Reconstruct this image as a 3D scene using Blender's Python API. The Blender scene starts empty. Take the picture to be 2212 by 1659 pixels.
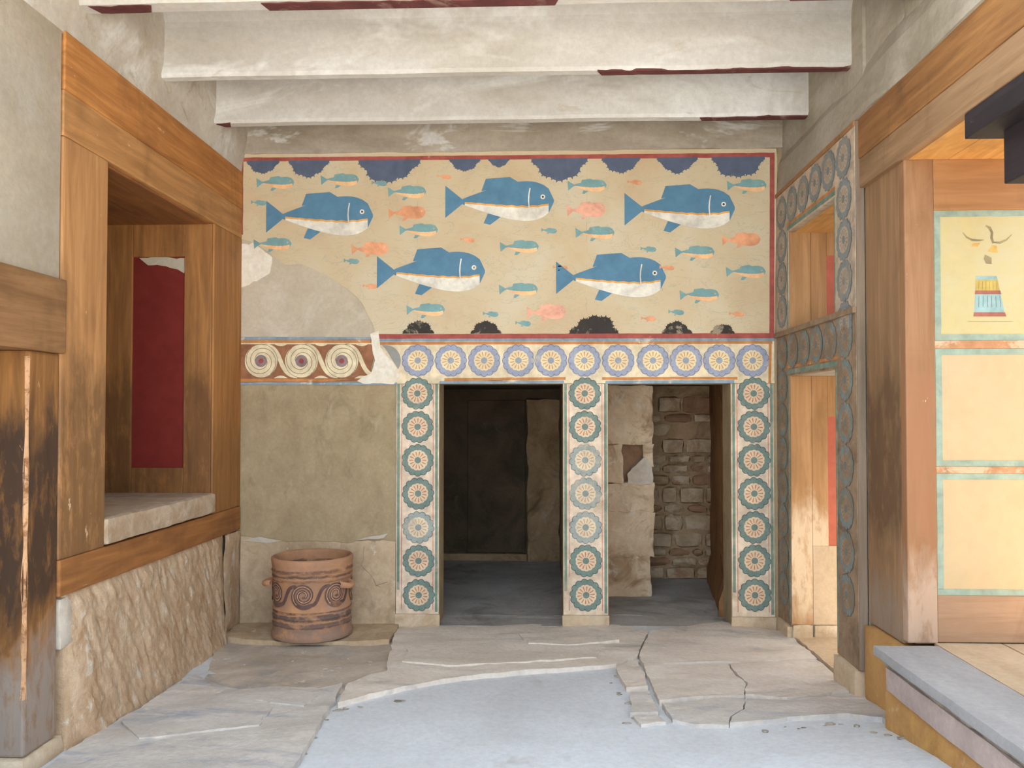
import bpy, bmesh, math, random
from math import sin, cos, pi, radians, sqrt, atan2
from mathutils import Vector, Matrix, noise, geometry

random.seed(7)
S = bpy.context.scene
COL = S.collection

# ------------------------------------------------------------------ camera
FPX, YAW, PIT, SHY, CZ = 1790.0, radians(2.2), radians(1.2), 28.0, 1.76
cd = bpy.data.cameras.new('camera')
cam = bpy.data.objects.new('camera', cd)
COL.objects.link(cam)
cd.sensor_fit = 'HORIZONTAL'
cd.sensor_width = 36.0
cd.lens = FPX / 2212.0 * 36.0
cd.shift_y = SHY / 2212.0
cd.clip_start, cd.clip_end = 0.05, 200
cam.location = (0, 0, CZ)
cam.rotation_euler = (radians(90) + PIT, 0, YAW)
S.camera = cam

# ------------------------------------------------------------------ sky, sun, exposure
w = bpy.data.worlds.new('sky')
S.world = w
w.use_nodes = True
bg = w.node_tree.nodes['Background']
bg.inputs['Color'].default_value = (0.74, 0.87, 1.0, 1)
bg.inputs['Strength'].default_value = 1.0
sd = bpy.data.lights.new('sun', 'SUN')
sd.energy = 11.0
sd.angle = radians(1.0)
sd.color = (1.0, 0.96, 0.90)
sun = bpy.data.objects.new('sun', sd)
COL.objects.link(sun)
sun.rotation_euler = Vector((-0.35, -0.62, -1.0)).to_track_quat('-Z', 'Y').to_euler()
S.view_settings.view_transform = 'Standard'
S.view_settings.look = 'None'
S.view_settings.gamma = 1.0
S.view_settings.use_curve_mapping = False
S.view_settings.exposure = 2.0

# ------------------------------------------------------------------ pixel -> place helpers (measuring the photograph)
_F = (-sin(YAW) * cos(PIT), cos(YAW) * cos(PIT), sin(PIT))
_R = (cos(YAW), sin(YAW), 0.0)
_U = (_R[1] * _F[2], -_R[0] * _F[2], _R[0] * _F[1] - _R[1] * _F[0])
def ray(px, py):
    a = (px - 1106) / FPX; b = -(py - 829.5 - SHY) / FPX
    return [_F[i] + _R[i] * a + _U[i] * b for i in range(3)]
def onY(px, py, Y):
    d = ray(px, py); t = Y / d[1]; return (d[0] * t, CZ + d[2] * t)          # x, z
def onX(px, py, X):
    d = ray(px, py); t = X / d[0]; return (d[1] * t, CZ + d[2] * t)          # y, z
def onZ(px, py, Z):
    d = ray(px, py); t = (Z - CZ) / d[2]; return (d[0] * t, d[1] * t)        # x, y
YB = 6.9        # face of the back wall
XL = -2.56      # face of the left wall
XR = 1.916      # face of the right door frame
def W(px, py): return onY(px, py, YB)

# ------------------------------------------------------------------ materials
def srgb(c):
    return tuple(((v / 255.0) / 12.92 if v / 255.0 <= 0.04045 else ((v / 255.0 + 0.055) / 1.055) ** 2.4) for v in c) + (1,)
MATS = {}
class NT:
    def __init__(s, name):
        s.m = bpy.data.materials.new(name); s.m.use_nodes = True
        s.t = s.m.node_tree; s.n = s.t.nodes; s.l = s.t.links
        s.b = s.n['Principled BSDF']; MATS[name] = s.m
        s.geo = s.n.new('ShaderNodeNewGeometry')
    def mapping(s, sc):
        mp = s.n.new('ShaderNodeMapping'); mp.inputs['Scale'].default_value = sc
        s.l.new(s.geo.outputs['Position'], mp.inputs['Vector']); return mp.outputs['Vector']
    def noise(s, scale, stretch=(1, 1, 1), detail=6, rough=0.6, dist=0.0, off=0):
        t = s.n.new('ShaderNodeTexNoise')
        t.inputs['Scale'].default_value = scale; t.inputs['Detail'].default_value = detail
        t.inputs['Roughness'].default_value = rough; t.inputs['Distortion'].default_value = dist
        v = s.mapping(stretch)
        if off:
            v.node.inputs['Location'].default_value = (off, off * 1.7, off * 0.6)
        s.l.new(v, t.inputs['Vector']); return t.outputs['Fac']
    def ramp(s, fac, stops):
        r = s.n.new('ShaderNodeValToRGB'); e = r.color_ramp.elements
        while len(e) < len(stops): e.new(0.5)
        for i, (p, c) in enumerate(stops):
            e[i].position = p; e[i].color = c
        s.l.new(fac, r.inputs['Fac']); return r.outputs['Color']
    def mask(s, fac, lo, hi):
        m = s.n.new('ShaderNodeMapRange'); m.inputs['From Min'].default_value = lo; m.inputs['From Max'].default_value = hi
        s.l.new(fac, m.inputs['Value']); return m.outputs['Result']
    def mix(s, fac, a, b):
        m = s.n.new('ShaderNodeMix'); m.data_type = 'RGBA'
        if hasattr(fac, 'node'): s.l.new(fac, m.inputs['Factor'])
        else: m.inputs['Factor'].default_value = fac
        for k, v in (('A', a), ('B', b)):
            i = [q for q in m.inputs if q.name == k and q.type == 'RGBA'][0]
            if hasattr(v, 'node'): s.l.new(v, i)
            else: i.default_value = v
        return [o for o in m.outputs if o.type == 'RGBA'][0]
    def math(s, op, a, b):
        m = s.n.new('ShaderNodeMath'); m.operation = op
        for i, v in enumerate((a, b)):
            if hasattr(v, 'node'): s.l.new(v, m.inputs[i])
            else: m.inputs[i].default_value = v
        return m.outputs[0]
    def z(s):
        x = s.n.new('ShaderNodeSeparateXYZ'); s.l.new(s.geo.outputs['Position'], x.inputs[0]); return x.outputs['Z']
    def done(s, col, rough=0.85, bump=None, strength=0.3, dist=0.01, spec=0.25):
        if hasattr(col, 'node'): s.l.new(col, s.b.inputs['Base Color'])
        else: s.b.inputs['Base Color'].default_value = col
        s.b.inputs['Roughness'].default_value = rough
        s.b.inputs['Specular IOR Level'].default_value = spec
        if bump is not None:
            bn = s.n.new('ShaderNodeBump'); bn.inputs['Strength'].default_value = strength; bn.inputs['Distance'].default_value = dist
            s.l.new(bump, bn.inputs['Height']); s.l.new(bn.outputs['Normal'], s.b.inputs['Normal'])
        return s.m

def plaster(name, c1, c2, c3=None, scale=2.2, amount=(0.52, 0.72), rough=0.9, bump=0.35, stretch=(1, 1, 1), fine=28, c4=None, am4=(0.6, 0.7)):
    k = NT(name)
    n = k.noise(scale, stretch, 5, 0.65, 0.4)
    col = k.ramp(n, [(0.32, srgb(c2)), (0.62, srgb(c1))])
    if c3:
        col = k.mix(k.mask(k.noise(scale * 0.8, stretch, 4, 0.7, 0.8, 5.3), *amount), col, srgb(c3))
    if c4:
        col = k.mix(k.mask(k.noise(scale * 1.9, stretch, 5, 0.7, 0.6, 11.7), *am4), col, srgb(c4))
    f = k.noise(fine, (1, 1, 1), 4, 0.7)
    col = k.mix(k.mask(f, 0.35, 0.75), col, k.mix(0.22, col, srgb([min(255, v * 0.55) for v in c1])))
    return k.done(col, rough, f, bump, 0.012)

def wood(name, c1, c2, axis, stain_glow_zones=(), rough=0.62, chips=None, bump=0.25):
    # grain runs along axis (0 x, 1 y, 2 z); stains: (z_lo, z_hi, colour, amount) weathered dirt zones with ragged edges, and the painted glow on the door jamb
    k = NT(name)
    st = [9.0, 9.0, 9.0]; st[axis] = 0.7
    g = k.noise(2.0, st, 5, 0.62, 0.6)
    col = k.ramp(g, [(0.3, srgb(c2)), (0.5, srgb([(a + b) / 2 for a, b in zip(c1, c2)])), (0.68, srgb(c1))])
    big = k.noise(1.6, (1.6, 1.6, 0.8), 5, 0.6, 0.7, 3.1)
    col = k.mix(k.mask(big, 0.51, 0.75), col, k.mix(0.5, col, srgb([v * 0.62 for v in c2])))
    if stain_glow_zones:
        sst = [3.0, 3.0, 3.0]; sst[axis] = 1.0
        sn = k.noise(1.7, sst, 5, 0.68, 0.5, 8.2)
        zz = k.math('ADD', k.z(), k.math('MULTIPLY', k.math('SUBTRACT', sn, 0.5), 0.9))
        for lo, hi, c, a in stain_glow_zones:
            m1 = k.mask(zz, lo - 0.12, lo + 0.14); m2 = k.mask(zz, hi + 0.14, hi - 0.12)
            mm = k.math('MULTIPLY', k.math('MULTIPLY', m1, m2), a)
            mm = k.math('MULTIPLY', mm, k.mask(k.noise(5.0, sst, 4, 0.7, 0.3, lo + 2.0), 0.25, 0.5))
            col = k.mix(mm, col, srgb(c))
    if chips:
        cm = k.mask(k.noise(7.0, [0.5 if i == axis else 1.6 for i in range(3)], 5, 0.75, 0.4, 17.0), 0.665, 0.70)
        col = k.mix(cm, col, srgb(chips))
    return k.done(col, rough, g, bump, 0.008, 0.35)

def paint(name, c, under=(226, 212, 184), wear=(0.60, 0.74), scale=6.0, rough=0.8, vary=0.25):
    k = NT(name)
    a = k.noise(9.0, (1, 1, 1), 3, 0.65, 0.2, 2.0)
    col = k.mix(k.mask(a, 0.3, 0.7), srgb(c), srgb([v + (min(255, v * 1.25 + 12) - v) * vary * 3 for v in c]))
    col = k.mix(k.mask(k.noise(scale, (1, 1, 1), 5, 0.74, 0.5), *wear), col, srgb(under))
    return k.done(col, rough)

plaster('ceiling_plaster', (208, 204, 198), (188, 181, 170), (224, 222, 217), 1.7, (0.52, 0.66), c4=(182, 170, 152), am4=(0.58, 0.75), stretch=(0.6, 1.2, 1.2), bump=0.2)
plaster('wall_plaster', (170, 156, 136), (154, 140, 120), (168, 158, 143), 1.6, (0.5, 0.7), bump=0.2)
plaster('upper_plaster', (204, 196, 184), (180, 168, 150), (216, 212, 205), 2.6, (0.55, 0.68), c4=(164, 148, 124), am4=(0.6, 0.74), bump=0.25)
plaster('strip_plaster', (176, 164, 148), (150, 137, 120), (204, 200, 194), 3.0, (0.58, 0.66), stretch=(0.5, 1, 1.4), bump=0.25)
plaster('grey_plaster', (184, 174, 158), (152, 142, 124), (196, 188, 174), 1.8, (0.5, 0.7), stretch=(1, 0.5, 1), bump=0.25, c4=(168, 152, 126), am4=(0.58, 0.72))
plaster('back_plaster', (172, 152, 120), (154, 134, 104), (138, 120, 92), 4.5, (0.55, 0.78), c4=(182, 164, 136), am4=(0.58, 0.78), stretch=(1.2, 1, 0.8), bump=0.3, fine=45)
plaster('patch_plaster', (198, 184, 162), (184, 170, 148), (212, 200, 182), 2.5, (0.55, 0.75), bump=0.2)
plaster('white_plaster', (236, 226, 208), (222, 208, 184), (245, 240, 230), 5, (0.5, 0.7), bump=0.4)
plaster('dado_plaster', (198, 174, 144), (174, 148, 118), (150, 130, 102), 4.0, (0.55, 0.75), c4=(208, 196, 178), am4=(0.62, 0.7))
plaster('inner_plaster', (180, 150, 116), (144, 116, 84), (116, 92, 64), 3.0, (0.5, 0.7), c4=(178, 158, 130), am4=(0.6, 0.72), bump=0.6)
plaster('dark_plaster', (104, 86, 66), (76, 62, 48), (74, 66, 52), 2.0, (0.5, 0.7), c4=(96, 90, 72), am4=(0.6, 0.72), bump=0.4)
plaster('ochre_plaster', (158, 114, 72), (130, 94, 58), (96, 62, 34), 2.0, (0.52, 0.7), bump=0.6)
plaster('rubble_stone', (200, 176, 146), (164, 140, 110), (150, 114, 84), 4.0, (0.5, 0.65), c4=(192, 178, 156), am4=(0.6, 0.7), bump=0.7)
plaster('brick_stone', (162, 124, 96), (134, 100, 74), None, 5.0, bump=0.6)
plaster('pier_stone', (226, 200, 168), (196, 164, 130), (156, 120, 86), 3.2, (0.54, 0.68), c4=(218, 204, 184), am4=(0.57, 0.68), bump=0.8)
plaster('pale_stone', (214, 200, 182), (190, 172, 150), None, 6, bump=0.8)
plaster('sill_stone', (192, 168, 142), (166, 140, 112), (204, 186, 166), 5.0, (0.5, 0.7), bump=0.6)
plaster('gypsum_slab', (196, 168, 138), (174, 142, 110), (164, 124, 88), 5.0, (0.56, 0.72), c4=(206, 192, 174), am4=(0.54, 0.68), bump=0.9, stretch=(1, 1.6, 0.7), fine=22)
plaster('mortar', (200, 188, 172), (182, 170, 154), None, 6, bump=0.4)
plaster('plinth_stone', (206, 182, 152), (184, 158, 128), (214, 196, 172), 4.0, (0.5, 0.7), bump=0.5)
plaster('cement_floor', (206, 208, 211), (194, 195, 197), (168, 162, 154), 1.1, (0.58, 0.75), bump=0.25, c4=(204, 206, 210), am4=(0.55, 0.75))
plaster('floor_slab', (224, 212, 200), (204, 189, 174), (178, 170, 164), 1.8, (0.54, 0.7), bump=0.6, c4=(222, 208, 190), am4=(0.57, 0.7), stretch=(0.8, 1.8, 1))
plaster('grey_slab', (206, 198, 190), (186, 177, 168), (164, 165, 172), 2.2, (0.52, 0.66), bump=0.6, c4=(216, 206, 194), am4=(0.58, 0.68), stretch=(0.7, 1.6, 1))
plaster('low_floor', (198, 184, 168), (172, 158, 142), (158, 154, 152), 2.4, (0.5, 0.68), bump=0.6, c4=(224, 220, 214), am4=(0.63, 0.67))
plaster('door_slab', (214, 190, 160), (192, 166, 134), None, 3.0, bump=0.5)
plaster('inner_floor', (178, 172, 165), (152, 147, 140), (124, 120, 114), 1.6, (0.54, 0.7), bump=0.4)
plaster('tread_stone', (170, 167, 166), (152, 149, 149), (166, 164, 164), 1.6, (0.55, 0.72), bump=0.3, stretch=(1.6, 0.6, 1))
plaster('nosing_stone', (186, 168, 160), (168, 150, 144), None, 3, bump=0.3)
plaster('riser_ochre', (196, 150, 94), (170, 124, 74), (204, 160, 84), 2.2, (0.55, 0.72), bump=0.5, c4=(204, 172, 134), am4=(0.64, 0.74))
plaster('platform_stone', (200, 176, 148), (184, 158, 128), None, 2.0, bump=0.35, stretch=(2, 0.6, 1))
plaster('outside_paving', (212, 207, 198), (196, 190, 180), None, 0.8, bump=0.2)
plaster('chip_stone', (166, 156, 144), (122, 112, 100), None, 9, bump=0.3)

wood('wood_header', (202, 138, 74), (150, 94, 44), 1, chips=(206, 170, 126))
wood('wood_header_low', (196, 142, 88), (152, 106, 60), 1, chips=(206, 170, 126))
wood('wood_post', (190, 140, 90), (156, 108, 64), 2, [(0.8, 2.0, (104, 74, 46), 0.75)], chips=(216, 184, 146))
wood('wood_post_far', (178, 124, 70), (142, 94, 48), 2, [(0.8, 1.7, (120, 84, 48), 0.5)])
wood('wood_rail', (168, 112, 62), (128, 82, 44), 1, chips=(196, 176, 150))
wood('wood_jamb', (176, 120, 66), (128, 84, 44), 2, [(1.1, 2.0, (86, 56, 32), 0.6)])
wood('wood_soffit', (160, 104, 58), (118, 74, 42), 1)
wood('wood_pillar', (160, 110, 60), (112, 74, 38), 2, [(0.75, 1.75, (60, 44, 34), 0.92), (-0.5, 0.55, (150, 138, 128), 0.85)], chips=(190, 146, 108))
wood('wood_lintel', (150, 110, 72), (112, 78, 46), 1)
wood('wood_right_lintel', (170, 120, 70), (122, 82, 46), 1, chips=(190, 166, 136))
wood('wood_right_lintel_low', (166, 132, 98), (134, 102, 72), 1)
wood('wood_right_post', (158, 122, 88), (130, 98, 68), 2, [(1.05, 1.95, (92, 68, 48), 0.8), (-0.2, 0.75, (150, 132, 116), 0.7)])
wood('wood_frame_v', (156, 116, 82), (132, 94, 62), 2, [(0.95, 2.0, (150, 104, 72), 0.75), (0.3, 0.85, (196, 172, 152), 0.6)], chips=(232, 208, 178))
wood('wood_frame_h', (172, 126, 82), (148, 104, 64), 0)
wood('wood_frame_low', (172, 138, 110), (150, 117, 90), 0)
wood('wood_ceiling', (226, 174, 106), (196, 142, 78), 1)
wood('wood_door_jamb', (182, 138, 94), (152, 110, 68), 2, [(0.2, 1.0, (214, 190, 160), 0.8)])  # pale lower zone paints the warm glow at the jamb foot
wood('wood_black', (52, 44, 46), (34, 28, 32), 1, chips=(110, 98, 92))
wood('wood_grey', (138, 120, 102), (116, 98, 80), 2)

paint('mural_red', (142, 70, 62), wear=(0.66, 0.78))
paint('ceiling_red', (82, 44, 42), (150, 124, 112), wear=(0.55, 0.72), scale=4)
paint('panel_red', (112, 36, 28), (176, 130, 116), wear=(0.72, 0.84), scale=2.0, vary=0.1)
paint('jamb_red', (170, 92, 72), (214, 176, 140), wear=(0.7, 0.8), vary=0.1)
paint('line_blue', (118, 132, 142), wear=(0.58, 0.74))
paint('line_orange', (168, 112, 66), wear=(0.60, 0.76))
paint('line_green', (102, 120, 106), (168, 158, 140), wear=(0.52, 0.68))
paint('line_red', (176, 112, 96), (204, 184, 162), wear=(0.5, 0.66))
paint('frieze_ground', (194, 178, 148), (204, 192, 170), wear=(0.6, 0.8), scale=3)
paint('pilaster_ground', (196, 176, 154), (180, 156, 128), wear=(0.5, 0.75), scale=3)
paint('spiral_ground', (132, 88, 62), (168, 124, 90), wear=(0.56, 0.75))
paint('spiral_cream', (200, 182, 150), (210, 196, 168), wear=(0.6, 0.8))
paint('spiral_line', (110, 88, 66), (190, 168, 136), wear=(0.62, 0.74))
paint('spiral_core', (122, 104, 104), (170, 150, 136), wear=(0.62, 0.74))
paint('spiral_heart', (128, 62, 56), wear=(0.7, 0.8))
for nm, disc, petal, line, daisy, slit, core, und, wr in (
        ('blue', (156, 156, 164), (142, 146, 162), (100, 102, 116), (214, 190, 152), (182, 134, 94), (140, 144, 150), (198, 184, 160), (0.56, 0.74)),
        ('teal', (110, 122, 112), (108, 124, 116), (70, 82, 80), (206, 178, 148), (166, 108, 84), (106, 120, 112), (154, 152, 138), (0.58, 0.74)),
        ('faded', (158, 154, 142), (142, 148, 142), (88, 98, 98), (204, 184, 156), (176, 138, 110), (128, 134, 130), (184, 172, 152), (0.5, 0.66)),
        ('pale', (136, 136, 132), (122, 128, 128), (100, 102, 104), (166, 150, 132), (140, 120, 104), (116, 120, 118), (156, 144, 128), (0.5, 0.7)),
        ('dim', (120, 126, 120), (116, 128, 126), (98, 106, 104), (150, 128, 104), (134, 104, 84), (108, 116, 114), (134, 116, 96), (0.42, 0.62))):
    for k, c in (('disc', disc), ('petal', petal), ('line', line), ('daisy', daisy), ('slit', slit), ('core', core)):
        paint('rosette_%s_%s' % (nm, k), c, und, wear=wr, scale=7.0, vary=0.15)
paint('frame_ground_pale', (170, 152, 132), (150, 136, 122), wear=(0.5, 0.7), scale=3)
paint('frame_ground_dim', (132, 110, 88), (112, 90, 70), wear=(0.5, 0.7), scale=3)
paint('fish_blue', (84, 122, 146), (102, 140, 158), wear=(0.6, 0.8), vary=0.1)
paint('fish_belly', (196, 189, 176), wear=(0.6, 0.8))
paint('fish_line', (196, 142, 76), wear=(0.66, 0.8))
paint('fish_teal', (114, 148, 148), (156, 174, 162), wear=(0.6, 0.78), vary=0.12)
paint('fish_peach', (222, 164, 120), wear=(0.6, 0.78))
paint('fish_orange', (196, 136, 100), (216, 170, 132), wear=(0.6, 0.78))
paint('fish_rose', (204, 146, 124), (218, 178, 150), wear=(0.6, 0.78))
paint('clump_blue', (84, 92, 110), (108, 112, 122), wear=(0.58, 0.74), vary=0.1)
paint('clump_dark', (56, 50, 46), (150, 138, 116), wear=(0.54, 0.62), vary=0.1)
paint('panel_teal', (126, 140, 126), (154, 156, 134), wear=(0.54, 0.72))
paint('panel_yellow', (182, 167, 120), (186, 175, 138), wear=(0.45, 0.65), scale=2.5, vary=0.05)
paint('panel_peach', (184, 160, 124), (188, 166, 132), wear=(0.45, 0.7), scale=2.0, vary=0.05)
paint('panel_rail', (156, 112, 80), (190, 166, 136), wear=(0.5, 0.6))
paint('skirt_blue', (122, 148, 146), (160, 164, 140), wear=(0.62, 0.8))
paint('skirt_yellow', (160, 138, 72), wear=(0.66, 0.8))
paint('skirt_red', (136, 82, 70), wear=(0.7, 0.85))
paint('brush_grey', (120, 108, 80), (168, 154, 112), wear=(0.52, 0.68))
paint('brush_ochre', (170, 136, 74), wear=(0.7, 0.8))
paint('worn_wood', (176, 134, 98), (140, 96, 62), wear=(0.5, 0.6), scale=10)
paint('crack_dark', (96, 84, 70), (150, 134, 110), wear=(0.5, 0.62), scale=12)
paint('seam', (176, 156, 122), (202, 183, 150), wear=(0.5, 0.65), scale=5)
paint('jar_paint', (88, 66, 60), (156, 112, 86), wear=(0.54, 0.68), scale=9)
paint('jar_scratch', (200, 158, 124), (150, 104, 78), wear=(0.5, 0.7))

def mural_ground():
    k = NT('mural_ground')
    n = k.noise(1.9, (1, 1, 1), 7, 0.62, 0.5)
    col = k.ramp(n, [(0.3, srgb((196, 170, 136))), (0.5, srgb((202, 183, 150))), (0.7, srgb((206, 191, 164)))])
    v = k.noise(3.6, (1.0, 1.0, 2.2), 5, 0.62, 1.2, 4.4)
    col = k.mix(k.math('MULTIPLY', k.ramp(v, [(0.488, (0, 0, 0, 1)), (0.5, (1, 1, 1, 1)), (0.512, (0, 0, 0, 1))]), 0.7), col, srgb((170, 164, 140)))
    f = k.noise(30, (1, 1, 1), 5, 0.6)
    return k.done(col, 0.85, f, 0.15, 0.005)
mural_ground()

def jar_clay():
    k = NT('jar_clay')
    n = k.noise(5, (1, 1, 1), 7, 0.65, 0.4)
    col = k.ramp(n, [(0.3, srgb((150, 114, 94))), (0.55, srgb((178, 132, 98))), (0.72, srgb((192, 142, 100)))])
    # washed bands of dark slip round the jar: shoulder and foot
    sn = k.noise(3.2, (1.2, 1.2, 3.0), 8, 0.75, 0.6, 6.0)
    zz = k.math('ADD', k.z(), k.math('MULTIPLY', k.math('SUBTRACT', sn, 0.5), 0.07))
    for lo, hi, c, a in ((0.545, 0.565, (96, 70, 60), 0.8), (0.505, 0.525, (84, 64, 58), 0.85), (0.475, 0.484, (104, 74, 60), 0.7),
                         (0.235, 0.252, (88, 66, 58), 0.8), (0.18, 0.222, (84, 74, 74), 0.85), (0.125, 0.165, (88, 76, 76), 0.8), (0.0, 0.12, (132, 112, 102), 0.75)):
        m = k.math('MULTIPLY', k.mask(zz, lo - 0.006, lo + 0.004), k.mask(zz, hi + 0.006, hi - 0.004))
        m = k.math('MULTIPLY', k.math('MULTIPLY', m, a), k.mask(k.noise(6, (1, 1, 1), 6, 0.7, 0.2, lo * 40), 0.36, 0.5))
        col = k.mix(m, col, srgb(c))
    col = k.mix(k.mask(k.noise(2.2, (1, 1, 1), 7, 0.7, 0.5, 21.0), 0.58, 0.72), col, srgb((164, 138, 122)))
    return k.done(col, 0.75, n, 0.3, 0.006)
jar_clay()

# ------------------------------------------------------------------ mesh helpers
def link(name, me, mats, parent=None):
    o = bpy.data.objects.new(name, me); COL.objects.link(o)
    for m in (mats if isinstance(mats, (list, tuple)) else [mats]):
        me.materials.append(MATS[m])
    if parent: o.parent = parent
    return o
def tag(o, label=None, cat=None, group=None, kind=None):
    if label: o['label'] = label
    if cat: o['category'] = cat
    if group: o['group'] = group
    if kind: o['kind'] = kind
    return o
def empty(name, loc, label, cat, group=None, kind=None):
    o = bpy.data.objects.new(name, None); COL.objects.link(o); o.location = loc; o.empty_display_size = 0.1
    return tag(o, label, cat, group, kind)
def adopt(child, parent):
    child.parent = parent
    if parent.type == 'EMPTY': child.matrix_parent_inverse = Matrix.Translation(parent.location).inverted()
    return child
def from_bm(name, bm, mats, parent=None, smooth=False):
    me = bpy.data.meshes.new(name)
    bmesh.ops.recalc_face_normals(bm, faces=bm.faces)
    bm.to_mesh(me); bm.free()
    if smooth:
        for p in me.polygons: p.use_smooth = True
        me.set_sharp_from_angle(angle=radians(38))
    o = link(name, me, mats)
    if parent: adopt(o, parent)
    return o
def add_box(bm, x0, x1, y0, y1, z0, z1):
    g = bmesh.ops.create_cube(bm, size=1.0)
    bmesh.ops.transform(bm, matrix=Matrix.Translation(((x0 + x1) / 2, (y0 + y1) / 2, (z0 + z1) / 2)) @ Matrix.Diagonal((abs(x1 - x0), abs(y1 - y0), abs(z1 - z0), 1)), verts=g['verts'])
    return g['verts']
def box(name, x0, x1, y0, y1, z0, z1, mat, parent=None, bevel=0.006):
    bm = bmesh.new(); add_box(bm, x0, x1, y0, y1, z0, z1)
    if bevel: bmesh.ops.bevel(bm, geom=bm.edges[:], offset=bevel, segments=2, affect='EDGES', profile=0.6)
    return from_bm(name, bm, mat, parent)
def boxes(name, lst, mat, parent=None):
    bm = bmesh.new()
    for b in lst: add_box(bm, *b)
    return from_bm(name, bm, mat, parent)
def rough_box(name, x0, x1, y0, y1, z0, z1, mat, parent=None, step=0.05, amp=0.012, freq=6.0, seed=0.0, keep=None, smooth=True, rnd=0.02):
    # a box cut fine, its corners worn round and its faces made uneven
    bm = bmesh.new()
    dims = (x1 - x0, y1 - y0, z1 - z0); lo = (x0, y0, z0)
    n = [max(2, min(60, int(round(d / step)))) for d in dims]
    vs = {}
    def v(i, j, k):
        key = (i, j, k)
        if key not in vs:
            vs[key] = bm.verts.new((lo[0] + dims[0] * i / n[0], lo[1] + dims[1] * j / n[1], lo[2] + dims[2] * k / n[2]))
        return vs[key]
    for a in range(3):
        b, c = (a + 1) % 3, (a + 2) % 3
        for side in (0, n[a]):
            for i in range(n[b]):
                for j in range(n[c]):
                    q = []
                    for di, dj in ((0, 0), (1, 0), (1, 1), (0, 1)):
                        t = [0, 0, 0]; t[a] = side; t[b] = i + di; t[c] = j + dj
                        q.append(v(*t))
                    bm.faces.new(q)
    for p in bm.verts:
        co = p.co.copy()
        e = sum(1 for a in range(3) if co[a] - lo[a] < 1e-5 or lo[a] + dims[a] - co[a] < 1e-5)
        cen = Vector([lo[a] + dims[a] / 2 for a in range(3)])
        if e >= 2:
            for a in range(3):
                if co[a] - lo[a] < 1e-5: p.co[a] += rnd * (0.4 + 0.6 * abs(noise.noise(co * 5 + Vector((seed, 0, 0)))))
                elif lo[a] + dims[a] - co[a] < 1e-5: p.co[a] -= rnd * (0.4 + 0.6 * abs(noise.noise(co * 5 + Vector((0, seed, 0)))))
        d = noise.noise_vector(co * freq + Vector((seed, seed * 2, 0))) * amp + noise.noise_vector(co * freq * 2.7 + Vector((0, seed, seed))) * amp * 0.5
        if keep:
            for a in keep: d[a] = 0
        p.co += d
    return from_bm(name, bm, mat, parent, smooth)
def prism(name, pts, y0, y1, mat, parent=None):
    # outline in x, z; from y0 (front) to y1
    bm = bmesh.new()
    f = [bm.verts.new((x, y0, z)) for x, z in pts]; b = [bm.verts.new((x, y1, z)) for x, z in pts]
    bm.faces.new(f); bm.faces.new(b[::-1])
    for i in range(len(pts)):
        j = (i + 1) % len(pts); bm.faces.new((f[i], b[i], b[j], f[j]))
    return from_bm(name, bm, mat, parent)
def prism_x(name, pts, x0, x1, mat, parent=None):
    bm = bmesh.new()
    f = [bm.verts.new((x0, y, z)) for y, z in pts]; b = [bm.verts.new((x1, y, z)) for y, z in pts]
    bm.faces.new(f); bm.faces.new(b[::-1])
    for i in range(len(pts)):
        j = (i + 1) % len(pts); bm.faces.new((f[i], b[i], b[j], f[j]))
    return from_bm(name, bm, mat, parent)
def ragged(pts, step=0.03, amp=0.01, seed=1.0, closed=True):
    # cut an outline finer and make it uneven
    out = []
    n = len(pts)
    for i in range(n if closed else n - 1):
        a, b = Vector(pts[i]), Vector(pts[(i + 1) % n]); L = (b - a).length; k = max(1, int(L / step))
        for t in range(k):
            p = a + (b - a) * (t / k)
            q = noise.noise_vector(Vector((p.x * 9, p.y * 9, seed))) * amp + noise.noise_vector(Vector((p.x * 27, p.y * 27, seed))) * amp * 0.5
            out.append((p.x + q.x, p.y + q.y))
    return out
def ellipse(cx, cz, rx, rz, n=20, a0=0, a1=2 * pi):
    return [(cx + rx * cos(a0 + (a1 - a0) * i / n), cz + rz * sin(a0 + (a1 - a0) * i / n)) for i in range(n)]

# flat painted work: shapes in a local x, z plane that faces -y, kept in layers fractions of a millimetre apart
class Flat:
    def __init__(s): s.v = []; s.f = []; s.mi = []; s.mats = []
    def m(s, mat):
        if mat not in s.mats: s.mats.append(mat)
        return s.mats.index(mat)
    def poly(s, pts, y, mat):
        i = len(s.v); s.v += [(x, y, z) for x, z in pts]; s.f.append(list(range(i, i + len(pts)))); s.mi.append(s.m(mat))
    def strip(s, line, width, y, mat):
        L = []; R = []
        n = len(line)
        for i, p in enumerate(line):
            a = Vector(line[max(0, i - 1)]); b = Vector(line[min(n - 1, i + 1)]); d = (b - a).normalized()
            wd = width[i] if isinstance(width, (list, tuple)) else width
            L.append((p[0] - d.y * wd / 2, p[1] + d.x * wd / 2)); R.append((p[0] + d.y * wd / 2, p[1] - d.x * wd / 2))
        for i in range(n - 1): s.poly([L[i], R[i], R[i + 1], L[i + 1]], y, mat)
    def mesh(s, name):
        me = bpy.data.meshes.new(name); me.from_pydata(s.v, [], s.f)
        for m in s.mats: me.materials.append(MATS[m])
        me.polygons.foreach_set('material_index', s.mi); me.update(); return me
def place(name, me, loc, rotz=0, parent=None, scale=None, roty=0):
    o = bpy.data.objects.new(name, me); COL.objects.link(o)
    o.location = loc; o.rotation_euler = (0, roty, rotz)
    if scale: o.scale = scale
    if parent: adopt(o, parent)
    return o

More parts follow.
